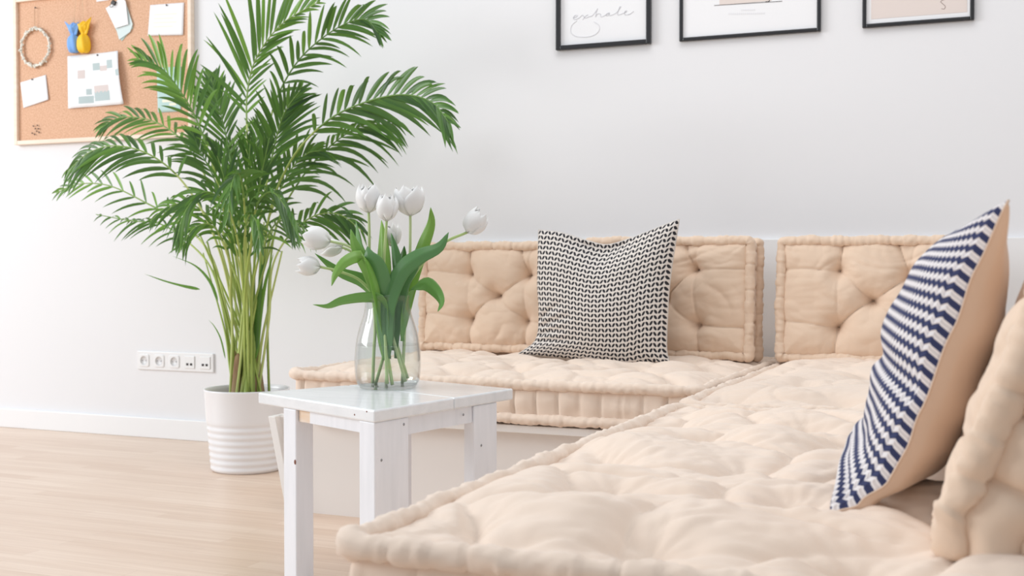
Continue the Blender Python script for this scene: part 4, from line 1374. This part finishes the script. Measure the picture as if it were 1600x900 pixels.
mb.tube([(-.006, 0, -.006), (-.009, -.004, -.018), (0, -.006, -.024), (.009, -.004, -.018), (.006, 0, -.006)], .0012, 6)
oo = mb.build('binder_clip', M['dark_pin'], smooth=False); oo.location = o2; oo.rotation_euler = (0, .5, 0); tag(oo, 'small black binder clip holding the hanging paper tags', 'clip')

# pearl wreath on a thread
o = cp(55, 74, .010)
wr = empty('wreath', o, 'small pearly wreath hanging from a pin at the left of the corkboard', 'wreath')
rw = abs((cp(77, 74, .01) - cp(33, 74, .01)).x) / 2; rh = abs((cp(55, 45, .01) - cp(55, 103, .01)).z) / 2
mb = MB(); mb.tube([(rw * math.cos(2 * PI * q / 40), 0, rh * math.sin(2 * PI * q / 40)) for q in range(41)], 0.0045, 8, cap=False)
for q in range(150):
    a_ = 2 * PI * q / 150
    mb.ball((rw * math.cos(a_) + rnd.uniform(-.006, .006), rnd.uniform(-.007, .006), rh * math.sin(a_) + rnd.uniform(-.006, .006)), rnd.uniform(.0035, .0062), 4)
mb.build('beads', M['pearl'], wr)
mb = MB(); mb.tube([(-.004, 0, rh), tuple(cp(54, 14, .010) - o), (.006, 0, rh)], .0008, 5); mb.build('thread', M['string'], wr)
pin(55, 12, 'dark push pin holding the thread of the pearly wreath', out=.012)


# two little knotted cloth figures on strings
def figure(px, py, m, label, seed, hpx, tilt):
    o = cp(px, py, .016)
    root = empty('cloth_figure', o, label, 'ornament', 'small knotted cloth figures hanging on the corkboard')
    s_ = hpx * 0.0036
    mb = MB(); rows = []
    prof_ = [(0.10, -.50), (.34, -.48), (.42, -.30), (.40, -.10), (.30, .04), (.12, .10), (.16, .14), (.30, .24), (.34, .34), (.24, .44), (.05, .50)]
    for (r_, z_) in prof_:
        row = []
        for q in range(20):
            a_ = 2 * PI * q / 20
            rr = r_ * s_ * 0.55 * (1 + .18 * math.sin(a_ * 5 + z_ * 6 + seed))
            row.append((rr * math.cos(a_), rr * math.sin(a_) * .8, z_ * s_))
        rows.append(row)
    mb.grid(rows, close_v=True); mb.build('body', m, root, sub=1)
    for sg in (1, -1):
        mb = MB(); blade(mb, [(0, -.004, .10 * s_), (sg * .12 * s_, -.008, .28 * s_), (sg * (.30 + .1 * tilt * sg) * s_, -.008, (.52 + .12 * tilt * sg) * s_)], .30 * s_, 8, side=(0, -.3, 1), fold=.3, m=2)
        mb.build('cloth_ear', m, root, solid=.001)
    mb = MB(); mb.tube([(0, 0, .42 * s_), tuple(cp(px + (125 - px) * .45, -8, .014) - o)], .0009, 5); mb.build('string', M['string'], root)


figure(115, 59, M['blue_cloth'], 'small blue knotted cloth figure hanging on a string', 1, 38, -.3)
figure(131, 58, M['yellow_cloth'], 'small yellow knotted cloth figure hanging beside the blue one', 2, 40, .6)

for (px, py, wd_) in ((52, 197, 'upper left'), (58, 196, 'topmost'), (55, 201, 'centre left'), (60, 201, 'rightmost'), (50, 208, 'leftmost'), (57, 205, 'centre right'), (54, 210, 'lowest'), (61, 207, 'lower right')):
    pin(px, py, 'spare dark push pin, %s of the loose cluster at the corkboard\'s lower left' % wd_, r=.0034)

# ------------------------------------------------------------------ wall sockets
sx0, sz1 = wallp(216, 547); sx1, _z = wallp(335, 550)
sz0 = sz1 - 0.082
so_ = empty('socket_strip', ((sx0 + sx1) / 2, YW, (sz0 + sz1) / 2 - .003), 'white strip of three power sockets and two data sockets low on the wall', 'socket')
Ws = 0.081 * 5 * ((sx1 - sx0) / 0.405)
mb = MB(); mb.box(-Ws / 2, Ws / 2, -0.009, 0, -0.041, 0.041); mb.build('cover_frame', M['socket'], so_, smooth=False, bevel=0.003)
pw_ = Ws / 5
for i in range(5):
    cxs = -Ws / 2 + pw_ * (i + 0.5)
    if i < 3:
        # sunken round socket in a square plate
        n_ = 40; g = MB(); rows = []
        for (f_, y_) in ((1.0, -.009), (1.0, -.0115), (0.93, -.0125), (0.0, -.0125)):
            row = []
            for q in range(n_):
                a_ = 2 * PI * q / n_
                if f_ > 0:
                    sq = 0.0275 * f_; e_ = 1 / max(abs(math.cos(a_)), abs(math.sin(a_))) ; rr = min(sq * e_, sq * 1.28)
                else: rr = 0.0195
                row.append((cxs + rr * math.cos(a_), y_, rr * math.sin(a_)))
            rows.append(row)
        g.grid(rows, close_v=True); sk = g.build('socket_plate', M['socket'], so_, merge=1e-6, smooth=False)
        g = MB()
        rows = [[(cxs + rr * math.cos(2 * PI * q / 32), y_, rr * math.sin(2 * PI * q / 32)) for q in range(32)] for rr, y_ in ((.0196, -.0125), (.0185, -.0098), (.0001, -.0095))]
        g.grid(rows, close_v=True); g.build('socket_well', M['socket_grey'], sk)
        g = MB()
        for sg in (-1, 1): g.ball((cxs + sg * .0095, -.0098, 0), .0025, 6)
        g.build('pin_holes', M['screw'], sk)
    else:
        g = MB(); g.box(cxs - .027, cxs + .027, -.013, -.009, -.027, .027); sk = g.build('socket_plate', M['socket'], so_, smooth=False, bevel=.002)
        for sg in (-1, 1):
            g = MB(); g.box(cxs + sg * .010 - .006, cxs + sg * .010 + .006, -.0136, -.0128, -.014, -.004); g.build('data_port', M['dark_pin'], sk, smooth=False)
